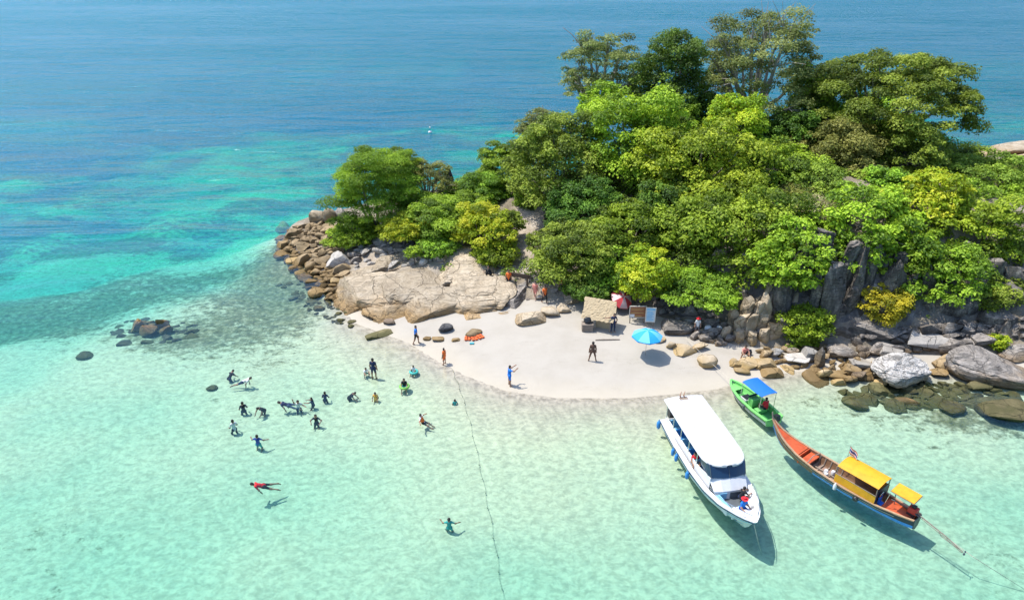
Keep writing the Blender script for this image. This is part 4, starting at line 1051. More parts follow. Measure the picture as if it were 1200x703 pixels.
class Hull:
    """lines of a boat: x from the stern, +y to port, z from the waterline"""
    def __init__(s, L, st):
        s.L = L; s.k = np.array(st, float)
    def at(s, t):
        c = [float(np.interp(t, s.k[:, 0], s.k[:, j])) for j in range(1, 7)]
        return c                                              # sheer hb, sheer z, chine hb, chine z, keel z, keel x shift
    def pt(s, t, f, side, inset=0.0, dz=0.0):
        """f 0..1 keel to chine, 1..2 chine to sheer"""
        hb, hz, cb, cz, kz, kx = s.at(t); x = t * s.L
        if f <= 1: y = cb * f; z = kz + (cz - kz) * f; xx = x + kx * (1 - .35 * f)
        else:
            g = f - 1; y = cb + (hb - cb) * (g ** .8); z = cz + (hz - cz) * g; xx = x + kx * .65 * (1 - g)
        y = max(y - inset, .005)
        return (xx, y * side, z + dz)
    def skin(s, f0, f1, t0=0, t1=1, nt=26, nf=5, inset=0.0, sides=(1, -1), dz=0):
        mb = MB()
        if f0 == 0 and len(sides) == 2:
            rows = []
            for i in range(nt + 1):
                t = t0 + (t1 - t0) * i / nt
                a = [s.pt(t, f0 + (f1 - f0) * j / nf, 1, inset, dz) for j in range(nf, -1, -1)] + [s.pt(t, f0 + (f1 - f0) * j / nf, -1, inset, dz) for j in range(1, nf + 1)]
                rows.append(a)
            mb.grid(rows)
        else:
            for sd in sides:
                mb.grid([[s.pt(t0 + (t1 - t0) * i / nt, f0 + (f1 - f0) * j / nf, sd, inset, dz) for j in range(nf + 1)] for i in range(nt + 1)])
        return mb
    def cap(s, w, h, t0=0, t1=1, nt=26, out=.03, dz=0.0):
        """gunwale: a strip w wide on the sheer"""
        mb = MB()
        for sd in (1, -1):
            rows = []
            for i in range(nt + 1):
                t = t0 + (t1 - t0) * i / nt; x, y, z = s.pt(t, 2, sd); y = abs(y)
                yi = max(y - w, .0)
                rows.append([(x, (y + out) * sd, z - h + dz), (x, (y + out) * sd, z + .012 + dz), (x, yi * sd, z + .012 + dz), (x, yi * sd, z - h + dz)])
            mb.grid(rows, close=True)
            mb.add(rows[0], [(0, 1, 2, 3)]); mb.add(rows[-1], [(3, 2, 1, 0)])
        return mb
    def deck(s, t0, t1, z, inset=.05, nt=16, zf=None):
        mb = MB(); rows = []
        for i in range(nt + 1):
            t = t0 + (t1 - t0) * i / nt; hb, hz, cb, cz, kz, kx = s.at(t)
            zz = z if zf is None else zf(t, hz)
            # half-beam at that height
            if zz >= cz: g = min(max((zz - cz) / max(hz - cz, 1e-6), 0), 1); y = cb + (hb - cb) * g ** .8
            else: y = cb * max((zz - kz) / max(cz - kz, 1e-6), 0)
            y = max(y - inset, .004); x = t * s.L
            rows.append([(x, y, zz), (x, y * .5, zz + .01), (x, 0, zz + .012), (x, -y * .5, zz + .01), (x, -y, zz)])
        return mb.grid(rows)

def boat_root(name, stern, bow, label, z=0.0):
    a = math.atan2(bow[1] - stern[1], bow[0] - stern[0])
    o = empty(name, (stern[0], stern[1], z), a)
    return tag(o, label, 'boat')

# -- the white speedboat
sb = boat_root('speedboat', (10.78, 35.5), (12.42, 26.0), 'white speedboat with long white roof and blue fenders, moored bow towards deep water')
H = Hull(9.75, [(0, 1.34, .76, 1.12, .02, -.30, 0), (.25, 1.48, .80, 1.2, .02, -.34, 0), (.5, 1.50, .88, 1.18, .06, -.34, 0), (.68, 1.40, .98, 1.0, .14, -.30, 0), (.82, 1.10, 1.10, .66, .30, -.18, -.12), (.92, .66, 1.27, .32, .50, .05, -.3), (.97, .34, 1.33, .13, .68, .3, -.42), (1, .05, 1.37, .02, .9, .6, -.5)])
hull = H.skin(0, 2, nf=10).build('hull', P_WHITE, sb, True)
H.skin(1.42, 1.56, inset=-.012, nf=1).build('stripe', P_LBLUE, hull)
H.skin(1.70, 1.76, inset=-.012, nf=1).build('stripe', P_GLASS, hull)
H.skin(.95, 1.10, inset=-.012, nf=1, t1=.95).build('stripe', P_LBLUE, hull)
MB().grid([[H.pt(0, f, 1) for f in (0, .5, 1, 1.5, 2)], [H.pt(0, f, -1) for f in (0, .5, 1, 1.5, 2)]]).build('transom', P_WHITE, sb, thick=.05)
H.cap(.26, .06).build('gunwale', P_WHITE, sb, True)
rub = H.cap(.03, .05, out=.045, dz=-.05).build('rub_rail', P_GLASS, sb, True)
H.deck(.02, .70, .42).build('cabin_floor', P_LGREY, sb)
# bow: cockpit floor, fore deck, steps, cushions
H.deck(.70, .90, .62).build('bow_floor', P_DGREY, sb)
H.deck(.885, .995, 0, .03, zf=lambda t, hz: hz - .03).build('bow_deck', P_WHITE, sb)
MB().box((8.55, 0, .80), (.06, 1.25, .50)).build('bow_bulkhead', P_WHITE, sb)
for sd in (1, -1):
    MB().box((7.75, .78 * sd, .78), (1.2, .34, .34), (0, 0, -.16 * sd)).build('bow_bench', P_WHITE, sb, bevel=.03)
    c = MB().box((7.75, .78 * sd, .98), (1.14, .31, .07), (0, 0, -.16 * sd)).build('cushion', P_LBLUE if sd < 0 else P_WHITE, sb, bevel=.02)
MB().box((8.36, 0, .86), (.34, .95, .3)).build('bow_seat', P_WHITE, sb, bevel=.03)
MB().box((8.36, 0.05, 1.03), (.32, .40, .06)).build('cushion', P_LBLUE, sb, bevel=.02)
# cabin front: sloping dash with dark hatch
mb = MB(); mb.grid([[(6.30, -1.08, 1.62), (6.60, -.5, 1.66), (6.68, 0, 1.67), (6.60, .5, 1.66), (6.30, 1.08, 1.62)], [(7.02, -.98, 1.08), (7.12, -.5, 1.12), (7.14, 0, 1.13), (7.12, .5, 1.12), (7.02, .98, 1.08)], [(7.08, -.96, .62), (7.18, -.5, .62), (7.20, 0, .62), (7.18, .5, .62), (7.08, .96, .62)]])
dash = mb.build('cabin_front', P_WHITE, sb, thick=.04)
MB().box((7.19, .22, .86), (.03, .62, .44)).build('hatch', P_DGREY, dash)
MB().box((7.19, -.48, .86), (.03, .38, .40)).build('hatch', P_LBLUE, dash)
# coaming walls, posts, roof
for sd in (1, -1):
    mb = MB(); mb.grid([[(x, (1.14 if x < 5.6 else 1.14 - .10 * (x - 5.6)) * sd, z) for z in (.45, .9, 1.22 + .02 * x + .26 * max(0, x - 5.2) ** .5)] for x in [.25 + i * .63 for i in range(11)]])
    mb.build('cabin_side', P_WHITE, sb, thick=.05)
    for x in (.35, 1.5, 2.65, 3.8, 4.95):
        MB().tube([(x, 1.13 * sd, 1.2), (x, 1.15 * sd, 2.28)], .03, 6).build('roof_post', P_CHROME, sb)
def roof_half(x):
    e = max(0.0, (x - 5.2) / 1.32)
    return 1.32 - .03 * abs(x - 3) / 3 if e <= 0 else (1.29) * (max(1 - e ** 2.6, 0)) ** .42
rows = []
for x in [0.0, .05, .8, 1.6, 2.4, 3.2, 4.0, 4.8, 5.3, 5.7, 6.0, 6.2, 6.36, 6.46, 6.515]:
    hb = roof_half(x); drop = .05 * max(0, (x - 5)) ** 1.5
    rows.append([(x, hb * v, 2.36 + .11 * (1 - abs(v) ** 2.2) - .06 * (abs(v) > .97) - drop * .6) for v in (-1, -.96, -.75, -.52, -.49, -.25, 0, .25, .49, .52, .75, .96, 1)])
roof = MB().grid(rows).build('roof', P_ROOF, sb, True, thick=.07)
for v in (-.5, .5):
    MB().tube([(x, 1.2 * v, 2.36 + .11 * (1 - abs(v) ** 2.2) + .012) for x in (.1, 1.5, 3, 4.5, 5.6)], .016, 5).build('roof_seam', P_LGREY, roof)
# windscreen wrapping round the front of the cabin
rows = []
for i in range(17):
    a = (i / 16 - .5) * 2                                     # -1..1 round the front
    xt = 6.30 - 1.0 * max(0, abs(a) - .45) / .55 * 1.25 - .16 * (a / .5) ** 2 * (abs(a) < .5); yt = 1.10 * math.copysign(min(1, (abs(a) / .55)) ** .8, a)
    rows.append([(xt + .42 - .10 * abs(a), yt * .99, 1.66), (xt + .22, yt, 1.98), (xt + .02, yt * 1.02, 2.30)])
ws = MB().grid(rows).build('windscreen', P_GLASS, sb, True, thick=.02)
for a_ in (4, 8, 12):
    MB().tube([Vector(p) + Vector((.012, 0, .005)) for p in rows[a_]], .014, 5).build('screen_frame', P_DGREY, ws)
# benches and hand rails inside
for i in range(5):
    MB().box((.9 + i * .95, -.62, .68), (.42, .75, .10)).box((.9 + i * .95, -.62, .55), (.30, .65, .2)).box((.72 + i * .95, -.62, .98), (.07, .75, .52)).build('bench', P_BLUE if i % 2 else P_LBLUE, sb)
    MB().box((.9 + i * .95, .62, .68), (.42, .75, .10)).box((.9 + i * .95, .62, .55), (.30, .65, .2)).box((.72 + i * .95, .62, .98), (.07, .75, .52)).build('bench', P_LBLUE, sb)
for sd in (1, -1):
    pts = [Vector(H.pt(t, 2, sd, .07, 0)) + Vector((0, 0, .36)) for t in (.72, .78, .84, .90, .95, .985)]
    r_ = MB().tube(pts, .018, 6)
    for t in (.72, .80, .88, .95): r_.tube([H.pt(t, 2, sd, .07), Vector(H.pt(t, 2, sd, .07)) + Vector((0, 0, .36))], .015, 5)
    r_.build('bow_rail', P_CHROME, sb)
for t, sd, sc_ in ((.02, -1, 1.15), (.30, -1, 1.0), (.355, -1, 1.0), (.52, -1, 1.0), (.30, 1, 1.0), (.52, 1, 1.0)):
    x, y, z = H.pt(t, 2, sd)
    prof = [(.02, -.27), (.07, -.24), (.105, -.16), (.115, 0), (.105, .16), (.07, .24), (.025, .27), (.025, .36)]
    f_ = MB().lathe([(r * sc_, q_ * sc_) for r, q_ in prof], (x, y + .17 * sd, z - .22), 12).build('fender', P_BLUE, sb, True)
    MB().tube([(x, y + .17 * sd, z + .16), (x, y - .05 * sd, z + .05)], .012, 5).build('fender_line', P_ROPE, f_)
for y in (.45, -.45):
    e_ = MB().box((-.42, y, .85), (.46, .38, .55)).box((-.32, y, .35), (.2, .16, .7)).box((-.30, y, -.1), (.3, .06, .45)).build('outboard_motor', P_BLACK, sb, bevel=.04)
for y in (.18, .42):
    MB().tube([(.22, y - .4, 2.43), (.16, y - .5, 2.62), (.02, y - .36, 2.80)], [.05, .045, .02], 6).build('forked_stick', P_SKIN1, roof)
MB().box((.28, -.1, 2.44), (.3, .55, .06)).build('stick_base', W_GREY, roof)
def rope(name, pts, r, mat, label, cat='rope', group=None):
    o = MB().tube(pts, r, 5).build(name, mat); return tag(o, label, cat, group)
bow_w = sb.matrix_basis @ Vector((9.6, 0, 1.2))
e = at(893, 650, -1.2)
rope('mooring_rope', [bow_w, bow_w.lerp(Vector((e[0], e[1], -1.2)), .5) + Vector((0, 0, -.08)), Vector((e[0], e[1], -1.2))], .022, P_ROPE, 'white mooring rope running down from the bow of the speedboat')

# -- the long-tail boat
lt = boat_root('longtail_boat', (21.42, 26.9), (16.0, 34.15), 'wooden long-tail boat with yellow canopy, orange bow deck and blue bottom')
H = Hull(9.0, [(0, .40, .72, .30, .10, -.10, 0), (.06, .52, .66, .42, .06, -.2, 0), (.2, .74, .58, .58, .05, -.26, 0), (.4, .84, .55, .68, .04, -.28, 0), (.6, .80, .60, .62, .06, -.26, 0), (.75, .64, .74, .46, .14, -.18, 0), (.86, .42, .98, .27, .32, .02, -.08), (.94, .20, 1.32, .11, .68, .35, -.16), (1, .05, 1.80, .02, 1.45, 1.2, -.16)])
H.skin(0, 1.0, nf=4).build('bottom', P_HBLUE, lt, True)
H.skin(1.0, 1.35, nf=2, t1=.62).build('blue_strake', P_HBLUE, lt, True)
H.skin(1.35, 2.0, nf=3, t1=.62).build('upper_strake', P_NAVY, lt, True)
H.skin(1.0, 2.0, nf=4, t0=.62).build('bow_planks', W_HULL, lt, True)
H.skin(1.55, 1.62, nf=1, inset=-.012, t0=.1, t1=.97).build('white_line', P_ROPE, lt)
MB().grid([[H.pt(0, f, 1) for f in (0, .5, 1, 1.5, 2)], [H.pt(0, f, -1) for f in (0, .5, 1, 1.5, 2)]]).build('transom', P_NAVY, lt, thick=.04)
H.skin(.55, 1.97, nf=5, inset=.05, t0=.01, t1=.86).build('inner_planks', W_HULL, lt, True)
H.cap(.09, .05, out=.035).build('gunwale', wood('pale_gunwale', (.30, .17, .09), (.52, .36, .22), 3, .6, (1, 6, 6)), lt, True)
H.deck(.02, .80, .08, .05).build('floor_boards', W_FLOOR, lt)
H.deck(.02, .19, .44, .05).build('stern_deck', P_ORED, lt)
H.deck(.745, .985, 0, .05, zf=lambda t, hz: hz - .035).build('bow_deck', P_ORED, lt)
MB().box((.735 * 9, 0, .45), (.06, 1.1, .55)).build('bow_bulkhead', P_ORED, lt)
MB().box((.69 * 9, 0, .50), (.55, 1.15, .05)).build('thwart', P_ORED, lt)
MB().tube([(.665 * 9, -.66, .70), (.672 * 9, 0, .80), (.665 * 9, .66, .70)], .03, 6).build('bow_rail', W_GREY, lt)
for t in (.50, .54, .58, .62, .655):
    hb = H.at(t)[0]
    mb = MB()
    for sd in (1, -1): mb.tube([H.pt(t, 1.95, sd, .07), H.pt(t, 1.2, sd, .07), H.pt(t, .8, sd, .07)], .035, 5)
    mb.box((t * 9, 0, .14), (.07, 1.1, .08)); mb.build('rib', W_GREY, lt)
MB().box((.575 * 9, 0, .18), (1.5, .07, .08)).build('keelson', W_GREY, lt)
for i, (x, y) in enumerate(((4.95, .30), (5.1, .05), (4.8, -.2))):
    o_ = MB().lathe([(.02, 0), (.12, .02), (.13, .2), (.10, .3), (.03, .32)], (x, y, .12), 10).build('jug', P_WHITE, lt, True)
# canopy
rows = []
for x in (1.95, 2.5, 3.1, 3.7, 4.3):
    rows.append([(x, y, 1.62 + .14 * (1 - (y / .72) ** 2)) for y in (-.72, -.66, -.4, -.15, 0, .15, .4, .66, .72)])
can = MB().grid(rows).build('canopy', P_YEL, lt, True, thick=.035)
for x in (2.0, 4.25):
    for sd in (1, -1): MB().tube([(x, .66 * sd, .50), (x, .68 * sd, 1.62)], .025, 6).build('canopy_post', W_GREY, lt)
for sd in (1, -1):
    MB().grid([[(x, (.76 if x > 2 else .74) * sd, z) for z in (.60, .85, 1.12)] for x in (1.97, 2.7, 3.4, 4.28)]).build('side_curtain', P_YEL, lt, thick=.02)
    MB().tube([(1.97, .75 * sd, 1.13), (4.28, .75 * sd, 1.13)], .02, 5).build('curtain_rail', W_GREY, lt)
MB().box((2.0, 0, .9), (.04, 1.3, .8)).build('canopy_back', P_NAVY, lt)
# driver's sun shade, wheel fan, blue chair
shade = MB().grid([[(x, y, 1.78 - .10 * y) for y in (-.42, 0, .42)] for x in (.25, .9, 1.45)]).build('sun_shade', P_YEL, lt, thick=.04)
MB().grid([[(x, y, 1.74 - .10 * y) for y in (-.44, 0, .44)] for x in (.22, .9, 1.48)]).build('shade_frame', W_GREY, shade, thick=.02)
for x, y in ((.5, -.30), (1.35, -.32)):
    MB().tube([(x, y, .45), (x + .08, y, 1.2), (x, y, 1.78)], .022, 6).build('shade_post', P_DGREY, lt)
MB().tube([(1.62, .36, .45), (1.48, .30, 1.45)], .022, 6).build('driver_post', P_CHROME, lt)
MB().lathe([(.01, -.02), (.17, -.02), (.19, 0), (.17, .02), (.01, .02)], (0, 0, 0), 14).build('fan', P_CHROME, lt, True).matrix_basis = Matrix.Translation((1.88, .25, 1.05)) @ Euler((0, R(80), 0)).to_matrix().to_4x4()
MB().box((1.78, .18, .42), (.36, .38, .05)).box((1.92, .18, .66), (.05, .38, .46)).build('chair', P_TARP, lt, bevel=.015)
# engine on its pivot with the long tail shaft
eng = MB().box((.30, 0, 1.02), (.46, .36, .34)).build('engine', P_RED, lt, bevel=.03)
MB().box((.34, 0, .78), (.40, .30, .22)).box((.30, 0, 1.24), (.20, .20, .14)).tube([(.12, .16, 1.0), (-.1, .2, .95)], .05, 6).build('engine_block', P_BLACK, eng)
MB().tube([(.28, 0, .42), (.28, 0, .80)], .06, 8).build('engine_mount', P_DGREY, lt)
MB().tube([(.5, 0, .95), (1.25, .12, 1.02), (1.4, .14, 1.0)], .025, 6).build('tiller', P_DGREY, lt)
sh = MB().tube([(.1, 0, .95), (-1.4, -.04, .55), (-2.35, -.08, .18)], .028, 6).build('tail_shaft', W_GREY, lt)
MB().tube([(.05, 0, .82), (-1.45, -.04, .42), (-2.3, -.08, .10)], .016, 5).tube([(-1.5, -.04, .5), (-1.5, -.18, .3)], .016, 5).tube([(-2.3, -.08, .12), (-2.3, -.3, .02), (-1.2, -.24, .22), (-1.1, -.05, .6)], .016, 5).build('shaft_stay', W_GREY, sh)
pb = MB()
for k_ in range(3):
    a_ = k_ * 2.094; pb.box((-2.42, -.08 + .09 * math.cos(a_), .16 + .09 * math.sin(a_)), (.03, .10, .10), (a_, .5, 0))
pb.build('propeller', P_DGREY, sh)
# fenders, flag
f_ = MB().lathe([(.02, -.2), (.09, -.18), (.10, .1), (.05, .2), (.03, .26)], (4.05, .95, .42), 10).build('fender', P_WHITE, lt, True)
MB().lathe([(.07, -.05), (.13, -.07), (.17, 0), (.13, .07), (.07, .05)], (0, 0, 0), 14).build('tyre_fender', P_BLACK, lt, True).matrix_basis = Matrix.Translation((2.85, .95, .40)) @ Euler((R(80), 0, 0)).to_matrix().to_4x4()
fp = MB().tube([(4.4, -.55, .55), (4.4, -.55, 2.35)], .014, 6).build('flag_pole', P_CHROME, lt)
for k_, (z0, z1, m_) in enumerate(((0, .07, P_RED), (.07, .14, P_WHITE), (.14, .28, paint('flag_blue', (.03, .05, .25), .7)), (.28, .35, P_WHITE), (.35, .42, P_RED))):
    MB().grid([[(4.4 - u * .5, -.55 + .06 * math.sin(u * 7), 1.92 + z - .30 * u) for z in (z0, z1)] for u in (0, .2, .4, .6, .8, 1)]).build('flag_stripe', m_, fp, thick=.006)
MB().tube([(8.95, 0, 1.7), (9.06, 0, 2.05), (9.08, 0, 2.20)], [.05, .045, .03], 6).build('stem_post', W_GREY, lt)
tail_w = lt.matrix_basis @ Vector((-.05, -.2, .7))
a1 = at(1140, 652, .0); a2 = at(1200, 694, -1.4); a3 = at(1260, 735, -1.6)
rope('anchor_rope', [tail_w, tail_w.lerp(Vector((*a1, 0)), .5) + Vector((0, 0, -.05)), Vector((*a1, 0)), Vector((*a2, -1.2)), Vector((*a3, -1.6))], .018, P_ROPE, 'thin anchor rope trailing astern of the long-tail boat')

# -- the small green boat
gb = boat_root('green_dinghy', (16.95, 35.85), (15.25, 39.95), 'small light green motor boat with blue canopy nosed onto the beach')
H = Hull(4.4, [(0, .70, .48, .60, .0, -.16, 0), (.3, .80, .50, .66, .0, -.18, 0), (.6, .76, .56, .58, .04, -.16, 0), (.8, .58, .64, .38, .14, -.08, 0), (.92, .34, .71, .18, .30, .05, -.05), (1, .05, .77, .02, .5, .28, -.1)])
H.skin(0, 1.6, nf=6).build('hull', P_GREYHULL, gb, True)
H.skin(1.6, 2.0, nf=2).build('top_strake', P_GREEN, gb, True)
H.skin(1.58, 1.66, nf=1, inset=-.015).build('rub_strip', P_BLACK, gb)
MB().grid([[H.pt(0, f, 1) for f in (0, .5, 1, 1.5, 2)], [H.pt(0, f, -1) for f in (0, .5, 1, 1.5, 2)]]).build('transom', P_GREEN, gb, thick=.05)
H.cap(.15, .05, out=.03).build('gunwale', P_GREEN, gb, True)
H.deck(.02, .93, .14, .05).build('floor', P_DGREEN, gb)
H.skin(.8, 1.95, nf=4, inset=.09, t0=.01, t1=.94).build('liner', P_GREEN, gb, True)
H.deck(.80, .985, 0, .05, zf=lambda t, hz: hz - .20).build('bow_seat', P_GREEN, gb)
MB().box((1.95, 0, .48), (.42, .62, .62)).build('console', P_GREEN, gb, bevel=.04)
MB().grid([[(2.15, y, .80) for y in (-.45, 0, .45)], [(2.02, y * .9, 1.08) for y in (-.45, 0, .45)]]).build('windscreen', P_GLASS, gb, thick=.015)
MB().box((2.62, 0, .30), (.62, .66, .24)).build('storage_box', P_WHITE, gb, bevel=.03)
MB().box((2.62, 0, .435), (.52, .56, .03)).build('hatch', P_BLACK, gb)
MB().box((1.2, 0, .38), (.4, .9, .1)).box((1.2, 0, .24), (.3, .8, .2)).build('seat', P_GREEN, gb, bevel=.02)
rows = [[(x, y, 1.80 + .07 * (1 - (y / .62) ** 2) + .02 * math.sin(x * 3)) for y in (-.64, -.35, 0, .35, .64)] for x in (.75, 1.2, 1.7, 2.2, 2.65)]
MB().grid(rows).build('canopy', P_TARP, gb, True, thick=.03)
for x in (.8, 2.6):
    for sd in (1, -1): MB().tube([(x, .62 * sd, .45), (x, .60 * sd, 1.80)], .02, 6).build('canopy_post', P_CHROME, gb)
o_ = MB().box((-.22, 0, .66), (.34, .30, .42), (0, .25, 0)).build('outboard_motor', P_BLACK, gb, bevel=.05)
MB().box((-.30, 0, .25), (.16, .13, .6), (0, .35, 0)).box((-.46, 0, .02), (.30, .20, .06), (0, .35, 0)).build('motor_leg', P_BLACK, o_)
MB().lathe([(.02, -.14), (.07, -.12), (.08, .08), (.04, .14)], (1.9, .86, .34), 10).build('fender', P_DGREY, gb, True)
b0 = gb.matrix_basis @ Vector((4.35, 0, .7)); b1 = hit(803, 400)
rope('shore_line', [b0, Vector((b0.x * .6 + b1[0] * .4, b0.y * .6 + b1[1] * .4, .62)), Vector((b1[0], b1[1], b1[2] + .3))], .014, P_ROPE, 'thin line from the green boat to the rocks')

# ------------------------------------------------------------------ things on the beach
def beach_umbrella(px, py, rad, h, cols, label, tilt=0.0, tdir=0.0, pole_mat=P_CHROME):
    x, y, g = hit(px, py)
    root = tag(empty('beach_umbrella', (x, y, g - .1)), label, 'umbrella')
    MB().tube([(0, 0, 0), (0, 0, h + .25)], .022, 8).build('pole', pole_mat, root)
    n = 8; q_ = Matrix.Translation((0, 0, h)) @ Matrix.Rotation(tdir, 4, 'Z') @ Matrix.Rotation(tilt, 4, 'X')
    for k_ in range(n):
        a0, a1 = 2 * math.pi * k_ / n, 2 * math.pi * (k_ + 1) / n
        rows = []
        for j in range(6):
            f = j / 5; r_ = rad * (.03 + .97 * f); z = .42 * rad * (1 - f ** 1.8) - .12 * rad
            sg = .05 * rad * f
            ptsr = []
            for i in range(5):
                u_ = i / 4; a_ = a0 + (a1 - a0) * u_; rr = r_ * (1 - .05 * math.sin(u_ * math.pi) * f)
                ptsr.append(q_ @ Vector((rr * math.cos(a_), rr * math.sin(a_), z - sg * math.sin(u_ * math.pi) * .6)))
            rows.append(ptsr)
        MB().grid(rows).build('panel', cols[k_ % len(cols)], root, True, thick=.008)
    mbv = MB()
    for k_ in range(n):
        a0, a1 = 2 * math.pi * k_ / n, 2 * math.pi * (k_ + 1) / n
        mbv.add([q_ @ Vector((rad * 1.0 * math.cos(a), rad * 1.0 * math.sin(a), z)) for a, z in ((a0, -.12 * rad), (a1, -.12 * rad), (a1, -.22 * rad), (a0, -.22 * rad))], [(0, 1, 2, 3)])
    mbv.build('valance', cols[0], root, thick=.008)
    rb = MB()
    for k_ in range(n):
        a0 = 2 * math.pi * k_ / n
        rb.tube([q_ @ Vector((.03, 0, .26 * rad)), q_ @ Vector((.6 * rad * math.cos(a0), .6 * rad * math.sin(a0), .10 * rad)), q_ @ Vector((rad * .97 * math.cos(a0), rad * .97 * math.sin(a0), -.13 * rad))], .008, 4)
    rb.build('rib', P_CHROME, root)
P_UBLUE = paint('umbrella_blue', (.015, .33, .74), .7, 0, .06); P_ULB = paint('umbrella_light_blue', (.14, .52, .82), .7, 0, .05)
P_URED = paint('umbrella_red', (.62, .06, .07), .7, 0, .08); P_UPINK = paint('umbrella_white', (.78, .55, .54), .7, 0, .05)
beach_umbrella(756, 417, 1.13, 1.95, [P_UBLUE, P_ULB], 'open blue beach umbrella with light blue panels on the white sand')
beach_umbrella(728, 364, .95, 1.25, [P_URED, P_UPINK], 'red and white umbrella tilted beside the thatched shelter', R(38), R(35))

# thatched shelter: sloping thatch on poles over a plank table
x, y, g = hit(702, 382)
hut = tag(empty('thatched_shelter', (x, y, g), -.38), 'small open shelter with a sloping straw thatch roof on the beach', 'shelter')
M_THATCH = wood('straw_thatch', (.26, .19, .10), (.56, .46, .30), 5, .95, (9, 1.2, 9))
W, D0 = 2.6, 1.6
rsx = np.random.RandomState(3)
slope = .62
for k_ in range(11):                                          # courses of thatch, each lapping the one below
    v0 = k_ / 11; rows = []
    for i in range(25):
        u_ = i / 24; xx = (u_ - .5) * W + .10 * math.sin(v0 * 3) - .25 * v0
        y0 = -D0 / 2 + v0 * D0; z0 = 1.02 + v0 * D0 * slope + rsx.uniform(-.025, .025)
        rows.append([(xx + rsx.uniform(-.02, .02), y0 - .10 + rsx.uniform(-.05, .03), z0 - .06 + rsx.uniform(-.03, .02)), (xx, y0 + .10, z0 + .05), (xx, y0 + D0 / 9, z0 + .045)])
    MB().grid(rows).build('thatch_course', M_THATCH, hut, thick=.03)
for sx in (-1.1, 1.0):
    for sy in (-.65, .7):
        MB().tube([(sx, sy, -.3), (sx + .03, sy, 0.96 + (sy + D0 / 2) * slope)], .04, 7).build('post', W_GREY, hut)
MB().tube([(-1.3, -.65, 1.06), (1.25, -.65, 1.06)], .035, 6).build('beam', W_GREY, hut)
MB().tube([(-1.4, .7, 1.88), (1.15, .7, 1.88)], .035, 6).build('beam', W_GREY, hut)
o = MB().grid([[(x_, -.3, z_) for x_ in (-.2, .3, .9)] for z_ in (.0, .4, .8)]).build('woven_screen', M_THATCH, hut, thick=.03)
x, y, g = hit(688, 387)
crate = tag(empty('wooden_crate', (x, y, g - .02)), 'weathered wooden crate standing before the thatched shelter', 'crate')
for k_ in range(4):
    for sy in (-.30, .30): MB().box((0, sy, .09 + k_ * .155), (.85, .03, .13)).build('slat', W_GREY, crate)
    for sx in (-.42, .42): MB().box((sx, 0, .09 + k_ * .155), (.03, .57, .13)).build('slat', W_GREY, crate)
MB().box((0, 0, .64), (.9, .66, .03)).build('lid', W_GREY, crate)
V_, F_ = rock_shape(77, sub=3, cuts=5, lo=.7, hi=.95, rough=.12, boxy=.9)
bun = np_mesh('dark_bundle', V_ * np.array([.30, .24, .26]) + np.array([x, y, g + .88]), F_, [P_BLACK], True)
tag(mesh_obj('dark_bundle', bun), 'dark bundled cloth lying on the wooden crate', 'bundle')
x, y, g = hit(712, 399)
tag(MB().tube([(x - .95, y - .02, g + .04), (x - .3, y, g + .06), (x + .4, y + .03, g + .05), (x + .95, y + .05, g + .04)], [.05, .06, .055, .04], 7).build('driftwood_log', W_GREY), 'thin grey driftwood log on the sand in front of the shelter', 'driftwood')
# yellow flag beside the red umbrella
x, y, g = hit(707, 356)
fl = tag(empty('yellow_flag', (x, y, g)), 'small yellow flag on a pole behind the thatched shelter', 'flag')
MB().tube([(0, 0, 0), (0, 0, 1.9)], .018, 6).build('pole', W_GREY, fl)
MB().grid([[(.02 + u * .28, .05 * math.sin(u * 6), 1.88 - v * 1.05 - .12 * u) for v in (0, .33, .66, 1)] for u in (0, .33, .66, 1)]).build('cloth', P_YEL, fl, thick=.008)
# sign boards
def sign(px, py, w, h, lift, label, board_mat, lines, line_mat, header=None, rz=0.0):
    x, y, g = hit(px, py)
    s_ = tag(empty('sign_board', (x, y, g), rz), label, 'sign')
    for sx in (-w / 2 + .08, w / 2 - .08):
        MB().box((sx, .03, (lift + h) / 2 - .1), (.07, .06, lift + h + .2)).build('post', W_GREY, s_)
    b_ = MB().box((0, 0, lift + h / 2), (w, .04, h)).build('board', board_mat, s_)
    fr_ = MB()
    for sx in (-1, 1): fr_.box((sx * w / 2, -.01, lift + h / 2), (.05, .07, h + .05))
    for sz in (0, 1): fr_.box((0, -.01, lift + sz * h), (w - .05, .07, .05))
    fr_.build('frame', paint('pale_frame', (.62, .58, .50), .7), s_)
    if header is not None: MB().box((0, -.03, lift + h * .9), (w - .08, .012, h * .15)).build('header', header, b_)
    rs_ = np.random.RandomState(int(px))
    for k_ in range(lines):
        z = lift + h * (.72 - .6 * k_ / max(lines - 1, 1)); ww = w * rs_.uniform(.5, .8)
        MB().box(((ww - w * .8) / 2, -.026, z), (ww, .008, h * .045)).build('text_line', line_mat, b_)
    return s_
M_BSIGN = wood('brown_sign_boards', (.24, .085, .035), (.40, .17, .07), 2.5, .6, (1, 1, 6))
sign(746, 379, 1.28, 1.0, .55, 'brown wooden sign board with pale corner patch behind the blue umbrella', M_BSIGN, 3, paint('sign_yellow', (.6, .38, .12), .6))
o_ = MB().box((hit(746, 379)[0] - .42, hit(746, 379)[1] - .03, hit(746, 379)[2] + .72), (.36, .012, .26)).build('paper_notice', P_WHITE); tag(o_, 'white paper notice pinned on the corner of the brown sign board', 'notice')
sign(761, 383, .74, 1.25, .45, 'pale blue information board on posts right of the brown sign', paint('pale_blue_board', (.52, .66, .72), .5), 9, P_LBLUE, P_LBLUE, rz=-.1)
